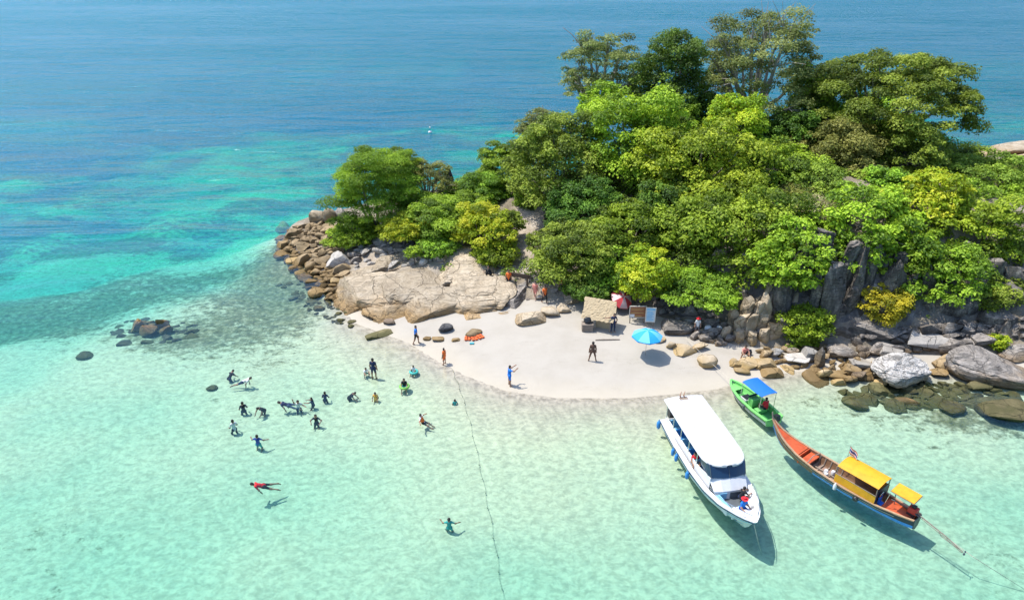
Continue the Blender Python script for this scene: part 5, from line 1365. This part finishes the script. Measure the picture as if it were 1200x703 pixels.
# orange life vests by the rocks
for i, (px, py, lab) in enumerate(((548, 398, 'orange life vest at the left of the row on the beach rocks'), (556, 398, 'orange life vest in the middle of the row on the beach rocks'), (563, 396, 'orange life vest at the right of the row on the beach rocks'))):
    x, y, g = hit(px, py); v = tag(empty('life_vest', (x, y, g + .05), .3 * i), lab, 'life vest', 'life vests laid on the beach rocks')
    P_VEST = paint('orange_vest', (.80, .14, .03), .75, 0, .08)
    for sx in (-.13, .13): MB().box((sx, 0, .05), (.22, .50, .10)).build('panel', P_VEST, v, bevel=.03)
    MB().box((0, .24, .06), (.42, .12, .09)).build('collar', P_VEST, v, bevel=.03)
    MB().box((0, 0, .11), (.50, .04, .015)).build('strap', P_BLACK, v)
x, y, g = hit(553, 403)
tag(MB().box((x, y, g + .05), (.35, .22, .1)).build('teal_bag', paint('teal_cloth', (.08, .38, .42), .8), bevel=.03), 'small teal bag lying on sand below the orange vests', 'bag')
# white bags and bundles in the shade under the cliff
for px, py, sx, lab in ((829, 389, .55, 'white sack at the foot of the cliff rubble'), (842, 389, .5, 'white bundle right of the white sack under the cliff'), (877, 416, .45, 'white and black bag at the cliff foot above the ochre rocks')):
    x, y, g = hit(px, py)
    V_, F_ = rock_shape(int(px), sub=3, cuts=4, lo=.7, hi=.95, rough=.10, boxy=.8)
    tag(mesh_obj('sack', np_mesh('sack', V_ * np.array([sx * .5, sx * .4, sx * .55]) + np.array([x, y, g + sx * .5]), F_, [P_WHITE if px != 877 else P_BLACK], True)), lab, 'sack')
# rail of old timber on the slope
x, y, g = hit(613, 335)
rl = tag(empty('timber_rail', (x, y, g)), 'dark timber rail on posts at the top of the outcrop', 'rail')
MB().box((-1.15, 0, .5), (.16, .16, 1.5)).build('post', wood('dark_timber', (.05, .03, .02), (.13, .085, .06)), rl)
MB().box((.35, -.2, .4), (.16, .16, 1.5)).build('post', wood('dark_timber', 0, 0), rl)
MB().box((-.3, -.08, 1.0), (1.9, .09, .34), (0, .12, -.12)).build('plank', wood('dark_timber', 0, 0), rl)
# the floating swim line
pts = []
for px, py in ((529, 431), (536, 448), (543, 468), (552, 500), (562, 545), (571, 590), (580, 640), (588, 690), (594, 730)):
    X, Y = at(px, py, .0); g_ = gz(X, Y) + .15; f_ = (CAM_H - g_) / CAM_H; pts.append(Vector((X * f_, Y * f_, g_)))
line = tag(empty('swim_line', pts[0]), 'dark rope line with small floats stretching from the beach across the shallows', 'rope')
mb = MB(); dense = []
for a_, b_ in zip(pts[:-1], pts[1:]):
    for k_ in range(8): dense.append(a_.lerp(b_, k_ / 8) + Vector((.05 * math.sin(len(dense) * .9), 0, 0)))
dense.append(pts[-1])
for p in dense: p.z = gz(p.x, p.y) + .13
mb.tube([p - pts[0] for p in dense], .008, 5).build('line', P_DROPE, line)
fm = None
for k_, p in enumerate(dense[2::3]):
    if fm is None:
        o_ = MB().lathe([(.01, -.05), (.025, -.04), (.035, 0), (.025, .04), (.01, .05)], (0, 0, 0), 8).build('float', P_DROPE, line, True); fm = o_.data
    else: o_ = link(bpy.data.objects.new('float', fm), line)
    o_.location = p - pts[0]; o_.rotation_euler = (R(90), 0, .3)
# marker buoy far out
X, Y = at(504, 155, 0)
by = tag(empty('marker_buoy', (X, Y, 0), 0, .7), 'blue and white marker buoy floating alone on the open sea', 'buoy')
MB().lathe([(.1, -.3), (.42, -.2), (.5, 0), (.42, .2), (.12, .3)], n=14).build('float', P_WHITE, by, True)
MB().lathe([(.10, .28), (.09, .9), (.02, .95)], n=10).build('mast', P_BLUE, by, True)
MB().lathe([(.02, .85), (.22, .95), (.20, 1.2), (.03, 1.35)], n=10).build('top_mark', P_WHITE, by, True)

# ------------------------------------------------------------------ people
def surface_net(S, lo, h):
    """closed surface of the sampled distance field S (zero level) as quads"""
    neg = S < 0
    nx, ny, nz = S.shape
    c = np.zeros((nx - 1, ny - 1, nz - 1, 3)); cnt = np.zeros((nx - 1, ny - 1, nz - 1))
    corners = [(i, j, k) for i in (0, 1) for j in (0, 1) for k in (0, 1)]
    sub = {q_: S[q_[0]:nx - 1 + q_[0], q_[1]:ny - 1 + q_[1], q_[2]:nz - 1 + q_[2]] for q_ in corners}
    for a_ in corners:
        for ax in range(3):
            if a_[ax] == 1: continue
            b_ = list(a_); b_[ax] = 1; b_ = tuple(b_)
            va, vb = sub[a_], sub[b_]; m = (va < 0) != (vb < 0)
            t = np.where(m, va / (va - vb + 1e-12), 0)
            for d in range(3):
                c[..., d] += np.where(m, a_[d] + (t if d == ax else 0), 0)
            cnt += m
    act = cnt > 0
    vid = np.full(act.shape, -1); vid[act] = np.arange(act.sum())
    ii = np.argwhere(act)
    V = (ii + c[act] / cnt[act][:, None]) * h + lo
    Fs = []
    for ax in range(3):
        u_, v_ = (ax + 1) % 3, (ax + 2) % 3
        a_ = np.moveaxis(neg, (ax, u_, v_), (0, 1, 2)); vi = np.moveaxis(vid, (ax, u_, v_), (0, 1, 2))
        s0 = a_[:-1, 1:-1, 1:-1]; s1 = a_[1:, 1:-1, 1:-1]; m = s0 != s1
        q0 = vi[:, :-1, :-1][m]; q1 = vi[:, 1:, :-1][m]; q2 = vi[:, 1:, 1:][m]; q3 = vi[:, :-1, 1:][m]
        f = np.stack([q0, q1, q2, q3], 1); fl = s1[m]
        f[fl] = f[fl][:, ::-1]
        Fs.append(f)
    return V, np.concatenate(Fs)
def seg_d(P, a, b, ra, rb):
    a, b = np.asarray(a, float), np.asarray(b, float)
    ba = b - a; t = np.clip(((P - a) @ ba) / (ba @ ba + 1e-12), 0, 1)
    return np.linalg.norm(P - a - t[:, None] * ba, axis=1) - (ra + (rb - ra) * t), t
def unit(v):
    v = np.asarray(v, float); return v / np.linalg.norm(v)
P_EYE = paint('eyes', (.02, .015, .012), .3)
SKIN = {'tan': P_SKIN1, 'brown': paint('brown_skin', (.17, .085, .05), .6, 0, .06), 'fair': paint('fair_skin', (.52, .32, .23), .6, 0, .06)}
CLOTH = {'blue': (.015, .20, .68), 'navy': (.012, .025, .075), 'black': (.012, .013, .016), 'white': (.72, .72, .70), 'red': (.66, .02, .03), 'teal': (.03, .38, .36), 'orange': (.85, .17, .03), 'yellow': (.8, .42, .06), 'grey': (.16, .16, .17), 'pink': (.75, .28, .22), 'brown': (.11, .06, .04), 'royal': (.02, .06, .36), 'denim': (.05, .09, .17)}
def cloth(c): return paint('cloth_' + c, CLOTH[c], .85, 0, .10, 6)
P_HAIR = paint('dark_hair', (.016, .012, .010), .6, 0, .1)
def person(loc, rz, label, shirt='blue', shorts='black', skin='tan', pose='stand', h=1.66, vest=None, long_sleeve=False, long_legs=False, tilt=None, group=None, arms=None, hat=None, feet_z=None):
    D = lambda *v: unit(v)
    torso = D(0, .02, 1); hd = D(0, .06, 1)
    la, lb, ra_, rb_ = D(-.22, 0, -1), D(-.10, .18, -1), D(.22, 0, -1), D(.10, .18, -1)
    lt_, ls, rt, rs_ = D(-.10, .04, -1), D(-.04, -.03, -1), D(.10, .04, -1), D(.04, -.03, -1)
    if pose == 'walk': lt_, ls, rt, rs_ = D(-.06, .38, -1), D(-.02, .05, -1), D(.08, -.22, -1), D(.03, -.42, -1); la, lb, ra_, rb_ = D(-.2, -.3, -1), D(-.1, .1, -1), D(.2, .35, -1), D(.1, .6, -1)
    if pose == 'wide': lt_, ls, rt, rs_ = D(-.26, 0, -1), D(-.20, 0, -1), D(.26, 0, -1), D(.20, 0, -1)
    if pose == 'photo': la, lb, ra_, rb_ = D(-.25, .75, -.1), D(.15, .8, .55), D(.25, .75, -.1), D(-.15, .8, .55); hd = D(0, .10, 1)
    if pose == 'point': la, lb, ra_, rb_ = D(-1, .1, .12), D(-1, .2, .18), D(.5, 0, -1), D(-.35, .35, -.6); hd = D(-.15, .1, 1)
    if pose == 'armsout': la, lb, ra_, rb_ = D(-1, .1, -.25), D(-.8, .4, .35), D(1, .1, -.35), D(.9, .3, -.2)
    if pose == 'raise': la, lb, ra_, rb_ = D(-.5, .3, -.6), D(-.3, .8, .1), D(.45, .2, .9), D(.2, .1, 1)
    if pose == 'bend': torso = D(.1, .75, .75); hd = D(0, .9, .5); la, lb, ra_, rb_ = D(-.2, .5, -1), D(0, .5, -.8), D(.2, .5, -1), D(0, .5, -.8); lt_, rt = D(-.12, .25, -1), D(.12, .25, -1); ls, rs_ = D(-.05, -.25, -1), D(.05, -.25, -1)
    if pose == 'sit': lt_, rt = D(-.22, 1, -.05), D(.22, 1, -.05); ls, rs_ = D(-.05, .25, -1), D(.05, .25, -1); la, lb, ra_, rb_ = D(-.25, .35, -1), D(.1, .9, -.25), D(.25, .35, -1), D(-.1, .9, -.25); torso = D(0, .12, 1)
    if pose == 'squat': lt_, rt = D(-.4, 1, .25), D(.4, 1, .25); ls, rs_ = D(-.05, -.35, -1), D(.05, -.35, -1); torso = D(0, .35, 1); la, lb, ra_, rb_ = D(-.3, .7, -.7), D(.2, .9, -.1), D(.3, .7, -.7), D(-.2, .9, -.1)
    if pose == 'float': torso = D(0, -.45, 1); lt_, rt = D(-.2, .9, -.4), D(.2, .9, -.3); ls, rs_ = D(-.05, .7, -.6), D(.05, .8, -.5); la, lb, ra_, rb_ = D(-1, .2, -.3), D(-.8, .5, -.1), D(1, .2, -.3), D(.8, .5, -.1)
    if pose == 'swim': hd = D(0, -.25, 1); la, lb, ra_, rb_ = D(-.45, .2, .9), D(-.2, .3, 1), D(.6, .2, -.8), D(.3, .5, -.8); lt_, ls, rt, rs_ = D(-.12, .12, -1), D(-.08, -.1, -1), D(.14, -.12, -1), D(.1, -.25, -1)
    if pose.startswith('tread'):
        lt_, rt = D(-.2, .55, -1), D(.2, .35, -1); ls, rs_ = D(-.05, -.75, -.7), D(.05, -.9, -.6)
        if pose == 'tread_bend': torso = D(.1, .8, .8); hd = D(0, .8, .55); la, lb, ra_, rb_ = D(-.3, .5, -.9), D(.1, .6, -.6), D(.3, .5, -.9), D(-.1, .6, -.6)
        elif pose == 'tread_out': la, lb, ra_, rb_ = D(-.8, .3, -.5), D(-.5, .7, .1), D(.8, .2, -.6), D(.7, .5, -.15)
        elif pose == 'tread_raise': la, lb, ra_, rb_ = D(-.5, .3, -.6), D(-.3, .8, .1), D(.45, .2, .9), D(.2, .1, 1)
        else: la, lb, ra_, rb_ = D(-.35, .1, -.9), D(.1, .8, -.35), D(.35, .2, -.9), D(-.15, .8, -.4); torso = D(.04, .14, 1)
    if arms: la, lb, ra_, rb_ = [unit(v) for v in arms]
    k = h * (.93 if pose.startswith('tread') else 1) / 1.66
    pel = np.zeros(3); r = np.array([1., 0, 0])
    nb = pel + torso * .50 * k; mid = pel + torso * .24 * k
    shL = nb - r * .175 * k - torso * .05 * k; shR = nb + r * .175 * k - torso * .05 * k
    hc = nb + hd * .17 * k; htop = hc + hd * .075 * k
    hpL, hpR = pel - r * .088 * k, pel + r * .088 * k
    elL, elR = shL + la * .275 * k, shR + ra_ * .275 * k
    wrL, wrR = elL + lb * .245 * k, elR + rb_ * .245 * k
    knL, knR = hpL + lt_ * .415 * k, hpR + rt * .415 * k
    anL, anR = knL + ls * .40 * k, knR + rs_ * .40 * k
    face = unit(np.cross(r, hd)) if abs(hd[1]) < .95 else np.array([0, 0, -1.])
    face = face if face[1] >= -.2 else -face
    ftd = np.array([0, 1., -.05]) if pose != 'swim' else np.array([0, .25, -1.])
    toL, toR = anL + unit(ftd) * .15 * k + np.array([0, 0, -.03]), anR + unit(ftd) * .15 * k + np.array([0, 0, -.03])
    SG = [(hpL, hpR, .105, .105, 2), (pel, mid, .118, .112, 1), (mid, nb - torso * .10 * k, .112, .118, 1), (shL + r * .05, shR - r * .05, .075, .075, 1), (nb - torso * .04, nb + hd * .09 * k, .06, .05, 0),
          (hc - hd * .035 * k, hc + hd * .045 * k, .074, .092, 3), (hc + face * .085 * k - hd * .03, hc + face * .100 * k - hd * .045, .012, .016, 0), (hc - r * .088 * k - hd * .01, hc - r * .094 * k + hd * .01, .016, .014, 0), (hc + r * .088 * k - hd * .01, hc + r * .094 * k + hd * .01, .016, .014, 0),
          (shL, elL, .058, .043, 4), (elL, wrL, .043, .029, 5), (shR, elR, .058, .043, 4), (elR, wrR, .043, .029, 5), (wrL, wrL + lb * .075 * k, .030, .030, 0), (wrR, wrR + rb_ * .075 * k, .030, .030, 0),
          (hpL, knL, .092, .060, 6), (knL, anL, .058, .038, 7), (hpR, knR, .092, .060, 6), (knR, anR, .058, .038, 7), (anL, toL, .042, .034, 0), (anR, toR, .042, .034, 0)]
    SG = [(a_, b_, x_ * k, y_ * k, g_) for a_, b_, x_, y_, g_ in SG]
    pts = np.array([s_[0] for s_ in SG] + [s_[1] for s_ in SG]); vox = .031
    lo = pts.min(0) - .17; hi = pts.max(0) + .17
    n3 = np.ceil((hi - lo) / vox).astype(int) + 1
    gx_, gy_, gz_ = np.meshgrid(*[lo[i] + vox * np.arange(n3[i]) for i in range(3)], indexing='ij')
    P = np.c_[gx_.ravel(), gy_.ravel(), gz_.ravel()]
    acc = np.zeros(len(P)); kk = 42.0
    for a_, b_, x_, y_, g_ in SG:
        acc += np.exp(-kk * np.clip(seg_d(P, a_, b_, x_, y_)[0], -.3, .6))
    S = (-np.log(acc) / kk).reshape(n3)
    V, F = surface_net(S, lo, vox)
    cen = V[F].mean(1)
    bd = np.full(len(cen), 9.); reg = np.zeros(len(cen), int); tt = np.zeros(len(cen))
    for a_, b_, x_, y_, g_ in SG:
        d, t = seg_d(cen, a_, b_, x_, y_); m = d < bd
        bd = np.where(m, d, bd); reg = np.where(m, g_, reg); tt = np.where(m, t, tt)
    out_ = np.zeros(len(cen), int)
    out_[reg == 1] = 1; out_[reg == 2] = 2
    out_[(reg == 4) & ((tt < .62) | long_sleeve)] = 1
    out_[(reg == 5) & long_sleeve & (tt < .9)] = 1
    out_[(reg == 6) & ((tt < .8) | long_legs)] = 2
    out_[(reg == 7) & long_legs & (tt < .92)] = 2
    hv = cen - hc
    hair = (reg == 3) & (((hv @ hd) > .055 * k) | ((hv @ face) < -.005) & ((hv @ hd) > -.075 * k))
    out_[hair] = 3
    if shirt is None: out_[out_ == 1] = 0
    Vl, Fl, Ml = [V], [F], [out_]; base = len(V)
    # fingers and eyes, welded into the same body
    def add_mb(mb, mi):
        nonlocal base
        qf = [f for f in mb.f if len(f) == 4]
        Vl.append(np.array(mb.v)); Fl.append(np.array(qf) + base); Ml.append(np.full(len(qf), mi)); base += len(mb.v)
    for wr, dr, sh in ((wrL, lb, -1), (wrR, rb_, 1)):
        side = unit(np.cross(dr, [0.3, .2, 1.0])); nrm = unit(np.cross(side, dr)); tip = wr + dr * .085 * k
        for q_, ln in ((-1.5, .058), (-.5, .072), (.5, .078), (1.5, .070)):
            o0 = tip + side * q_ * .017 - dr * .02
            m_ = MB(); m_.tube([o0, o0 + dr * ln * .55, o0 + dr * ln - nrm * .018], [.0095, .009, .006], 4); add_mb(m_, 0)
        o0 = wr + dr * .03 + side * .024
        m_ = MB(); m_.tube([o0, o0 + unit(side + dr * .7) * .04, o0 + unit(side * .5 + dr) * .065], [.011, .010, .007], 4); add_mb(m_, 0)
    for sx in (-1, 1):
        ce = hc + face * .083 * k + r * sx * .033 * k + hd * .0
        m_ = MB(); m_.tube([ce - face * .01, ce + face * .010], [.010, .008], 4); add_mb(m_, 4)
    ce = hc + face * .078 * k - hd * .055 * k
    m_ = MB(); m_.tube([ce - r * .022, ce + face * .006, ce + r * .022], [.005, .007, .005], 4); add_mb(m_, 5)
    V = np.concatenate(Vl); F = np.concatenate(Fl); out_ = np.concatenate(Ml)
    zoff = -min(anL[2], anR[2], toL[2], toR[2]) + .038 * k
    if pose in ('swim', 'float') or pose.startswith('tread'): zoff = 0
    V = V + np.array([0, 0, zoff])
    me = np_mesh('body', V, F, [SKIN[skin], cloth(shirt or 'white'), cloth(shorts), P_HAIR, P_EYE, paint('lips', (.30, .10, .08), .5)], True, out_)
    root = empty('person', loc, rz)
    if tilt: root.rotation_euler = (tilt[0], tilt[1], rz)
    tag(root, label, 'person', group)
    mesh_obj('body', me, root)
    if vest:
        tb = [(pel + torso * .08 * k, mid, .150, .150), (mid, nb - torso * .09 * k, .150, .148), (shL + r * .10, shR - r * .10, .10, .10), (nb - torso * .06 + face * .02, nb - torso * .02, .085, .08)]
        lo2 = lo; acc = np.zeros(len(P))
        for a_, b_, x_, y_ in tb: acc += np.exp(-kk * np.clip(seg_d(P, a_, b_, x_ * k, y_ * k)[0], -.3, .6))
        d = -np.log(acc) / kk; ax = (P - pel) @ torso
        d = np.maximum(d, np.maximum(.06 * k - ax, ax - .485 * k))
        d = np.maximum(d, .052 * k - seg_d(P, nb - torso * .05, nb + hd * .2, .05, .05)[0] - .052 * k)
        V2, F2 = surface_net(d.reshape(n3), lo2, vox)
        mesh_obj('life_vest', np_mesh('life_vest', V2 + np.array([0, 0, zoff]), F2, [cloth(vest)], True), root)
    if hat:
        mb = MB(); mb.lathe([(.20 * k, -.005), (.20 * k, .005), (.105 * k, .02), (.10 * k, .09), (.05 * k, .12), (.005, .125)], (0, 0, 0), 14)
        o_ = mb.build('hat', cloth(hat), root, True); o_.location = Vector(hc + hd * .03 + np.array([0, 0, zoff]))
    return root
def on_land(px, py, **kw):
    x, y, g = hit(px, py); return person((x, y, g - .01), **kw)
def in_water(px, py, z=None, **kw):
    """px, py: where the body meets the surface"""
    x, y = at(px, py, 0.0); return person((x, y, gz(x, y) if z is None else z), **kw)
RIGHT, LEFT, AWAY, NEAR = -math.pi / 2, math.pi / 2, 0.0, math.pi
on_land(597, 452, rz=RIGHT + .3, label='person in long bright blue clothes taking a photo at the water edge', shirt='blue', shorts='blue', pose='photo', long_legs=False)
on_land(694, 423, rz=AWAY, label='person in dark brown clothes standing legs apart on open sand', shirt='brown', shorts='brown', skin='brown', pose='wide')
on_land(718, 389, rz=NEAR + .3, label='person in navy clothes pointing with one arm beside the thatched shelter', shirt='navy', shorts='navy', pose='point', long_legs=True, arms=((1, .1, .15), (1, .2, .1), (.4, 0, -1), (-.3, .35, -.6)) and ((-.5, 0, -1), (.3, .35, -.6), (1, .1, .15), (1, .2, .12)))
on_land(521, 427, rz=LEFT - .5, label='person in an orange life vest standing on the wet sand', shirt='orange', shorts='orange', pose='stand', vest='orange', h=1.4)
on_land(488, 403, rz=RIGHT, label='person in blue and white shirt walking along the rocks on wet sand', shirt='blue', shorts='black', pose='walk')
on_land(575, 325, rz=LEFT, label='person in black sitting on top of the granite outcrop', shirt='black', shorts='black', pose='squat', long_sleeve=True, long_legs=True)
on_land(596, 337, rz=NEAR, label='person with orange vest and black trousers standing on the grey rock', shirt='orange', shorts='black', vest='orange', long_legs=True)
on_land(627, 350, rz=NEAR - .4, label='person with pink vest and bare legs walking down the rocks', shirt='pink', shorts='pink', vest='pink', pose='walk', skin='fair')
on_land(638, 355, rz=NEAR + .5, label='person with orange vest and dark trousers stepping down to the beach', shirt='orange', shorts='black', vest='orange', pose='walk', long_legs=True)
on_land(657, 340, rz=NEAR, label='person with orange vest holding both arms out on the path', shirt='orange', shorts='pink', vest='orange', pose='armsout')
on_land(640, 268, rz=NEAR, label='person in black standing in the shade under the trees', shirt='black', shorts='black', long_legs=True)
on_land(650, 268, rz=NEAR + .4, label='person with white top in the shade beside the person in black', shirt='white', shorts='black', long_legs=True)
on_land(816, 392, rz=NEAR, label='person in white top and red hat among the shaded rocks', shirt='white', shorts='grey', pose='stand', h=1.5, hat='red')
on_land(871, 418, rz=NEAR, label='person squatting at the cliff foot above the ochre rocks', shirt='pink', shorts='black', pose='squat')
W_GRP = None
in_water(267, 438, z=-0.43, rz=AWAY - .4, label='snorkeller in dark top wading, farthest left of the bathers near the weed patch', shirt='black', shorts='navy', pose='tread_bend')
in_water(284, 445, z=-.18, rz=RIGHT + .1, label='snorkeller in white top floating prone beside the weed patch', shirt='white', shorts='navy', pose='swim', tilt=(R(-66), 0), h=1.6, arms=((-.3, .6, -.5), (.1, .8, -.2), (.4, .5, -.8), (-.1, .8, -.5)))
in_water(284, 475, z=-0.48, rz=AWAY + .5, label='bather in black top wading left of the bather with bent head', shirt='black', shorts='navy', pose='tread')
in_water(308, 474, z=-0.43, rz=NEAR - .4, label='bather in black bending forward with head down', shirt='black', shorts='black', pose='tread_bend')
in_water(338, 472, z=-.18, rz=LEFT, label='swimmer in dark suit floating stretched out beside the bather in white', shirt='navy', shorts='denim', pose='swim', tilt=(R(-74), 0), long_legs=True, arms=((-.3, .5, -.8), (.1, .8, -.5), (.3, .5, -.8), (-.1, .8, -.5)))
in_water(349, 472, z=-0.50, rz=NEAR + .5, label='bather in white shirt raising one arm', shirt='white', shorts='navy', pose='tread_raise')
in_water(366, 468, z=-0.50, rz=LEFT, label='bather in dark top reaching towards the bather in white', shirt='navy', shorts='black', pose='tread', arms=((-.2, .9, -.2), (0, 1, 0), (.2, .9, -.3), (0, 1, -.1)), h=1.5)
in_water(370, 489, z=-0.48, rz=NEAR, label='bather in black with bent elbows, nearest of the close group', shirt='black', shorts='black', pose='tread_out', arms=((-.8, .2, -.6), (.3, .7, -.4), (.8, .2, -.6), (-.3, .7, -.4)))
in_water(380, 462, z=-0.48, rz=AWAY, label='bather in dark vest standing upright behind the close group', shirt='navy', shorts='black', pose='tread', h=1.5)
in_water(408, 460, z=-0.43, rz=RIGHT, label='bather in black leaning forward right of the close group', shirt='black', shorts='black', pose='tread_bend')
in_water(273, 496, z=-0.48, rz=AWAY + .8, label='bather in white shirt and black trousers wading at the left below the group', shirt='white', shorts='black', pose='tread', long_legs=True)
in_water(301, 513, z=-0.50, rz=AWAY, label='bather in royal blue shirt wading with arms spread', shirt='royal', shorts='teal', pose='tread_out')
in_water(308, 565, z=-.26, rz=LEFT + .35, label='swimmer in red shirt swimming alone face down', shirt='red', shorts='black', pose='swim', tilt=(R(-64), 0), arms=((-.35, .5, -.8), (.1, .6, -.7), (.35, .5, -.8), (-.1, .6, -.7)))
in_water(428, 435, rz=NEAR + .6, label='child in white top sitting in the shallows beside the tall bather', shirt='white', shorts='teal', pose='squat', h=1.2)
in_water(438, 438, rz=AWAY - .2, label='tall bather in navy shirt and shorts standing in ankle-deep water', shirt='navy', shorts='navy', pose='stand', h=1.75)
in_water(440, 462, z=-0.38, rz=NEAR, label='bather in yellow-orange vest standing in the shallows', shirt='yellow', shorts='yellow', pose='tread', vest='yellow', h=1.35)
in_water(474, 452, z=-.42, rz=NEAR, label='bather with dark hair sitting in a green swim ring', shirt='black', shorts='teal', pose='sit', h=1.4)
in_water(485, 435, rz=NEAR - .4, label='child sitting in a teal swim ring near the wet sand', shirt='white', shorts='teal', pose='sit', h=1.1, z=-.32)
in_water(496, 494, z=-.05, rz=RIGHT - .2, label='bather in orange vest floating on the back', shirt='white', shorts='black', pose='float', vest='orange', h=1.45)
in_water(533, 470, z=-0.38, rz=AWAY + .3, label='child in teal shirt wading beside the rope line', shirt='teal', shorts='denim', pose='tread', h=1.15)
in_water(526, 608, z=-0.63, rz=AWAY, label='bather in teal shirt in deeper water, nearest to the viewer', shirt='teal', shorts='teal', pose='tread_out', h=1.55)
def ring(px, py, col, label, R_=.30):
    x, y = at(px, py, 0.0); mb = MB(); rows = []
    for i in range(20):
        a_ = 2 * math.pi * i / 20
        rows.append([(x + (R_ + .09 * math.cos(b_)) * math.cos(a_), y + (R_ + .09 * math.cos(b_)) * math.sin(a_), .04 + .09 * math.sin(b_)) for b_ in [2 * math.pi * j / 10 for j in range(10)]])
    rows.append(rows[0]); mb.grid(rows, close=True)
    tag(mb.build('swim_ring', paint('ring_' + label[:6], col, .35), None, True), label, 'swim ring')
ring(474, 453, (.20, .48, .08), 'lime green swim ring round the bather with dark hair')
ring(485, 436, (.05, .42, .36), 'teal swim ring round the child near the wet sand', .26)
# people aboard
p_ = sb.matrix_basis @ Vector((8.38, -.02, .62)); person(p_, sb.rotation_euler.z - R(70), 'person in blue shirt and red cap sitting in the bow of the speedboat', 'blue', 'royal', pose='sit', hat='red', h=1.6)
p_ = sb.matrix_basis @ Vector((7.55, .35, .64)); person(p_, sb.rotation_euler.z + R(20), 'person in black crouching in the bow cockpit of the speedboat', 'black', 'navy', pose='squat', h=1.5)
p_ = sb.matrix_basis @ Vector((4.3, -.95, .44)); person(p_, sb.rotation_euler.z - R(90), 'person in red vest sitting under the speedboat roof by the open side', 'red', 'black', pose='sit', vest='red', h=1.6)
p_ = gb.matrix_basis @ Vector((.95, -.1, .16)); person(p_, gb.rotation_euler.z - R(90), 'person in red vest standing under the blue canopy of the green boat', 'red', 'black', pose='sit', vest='red', h=1.6)
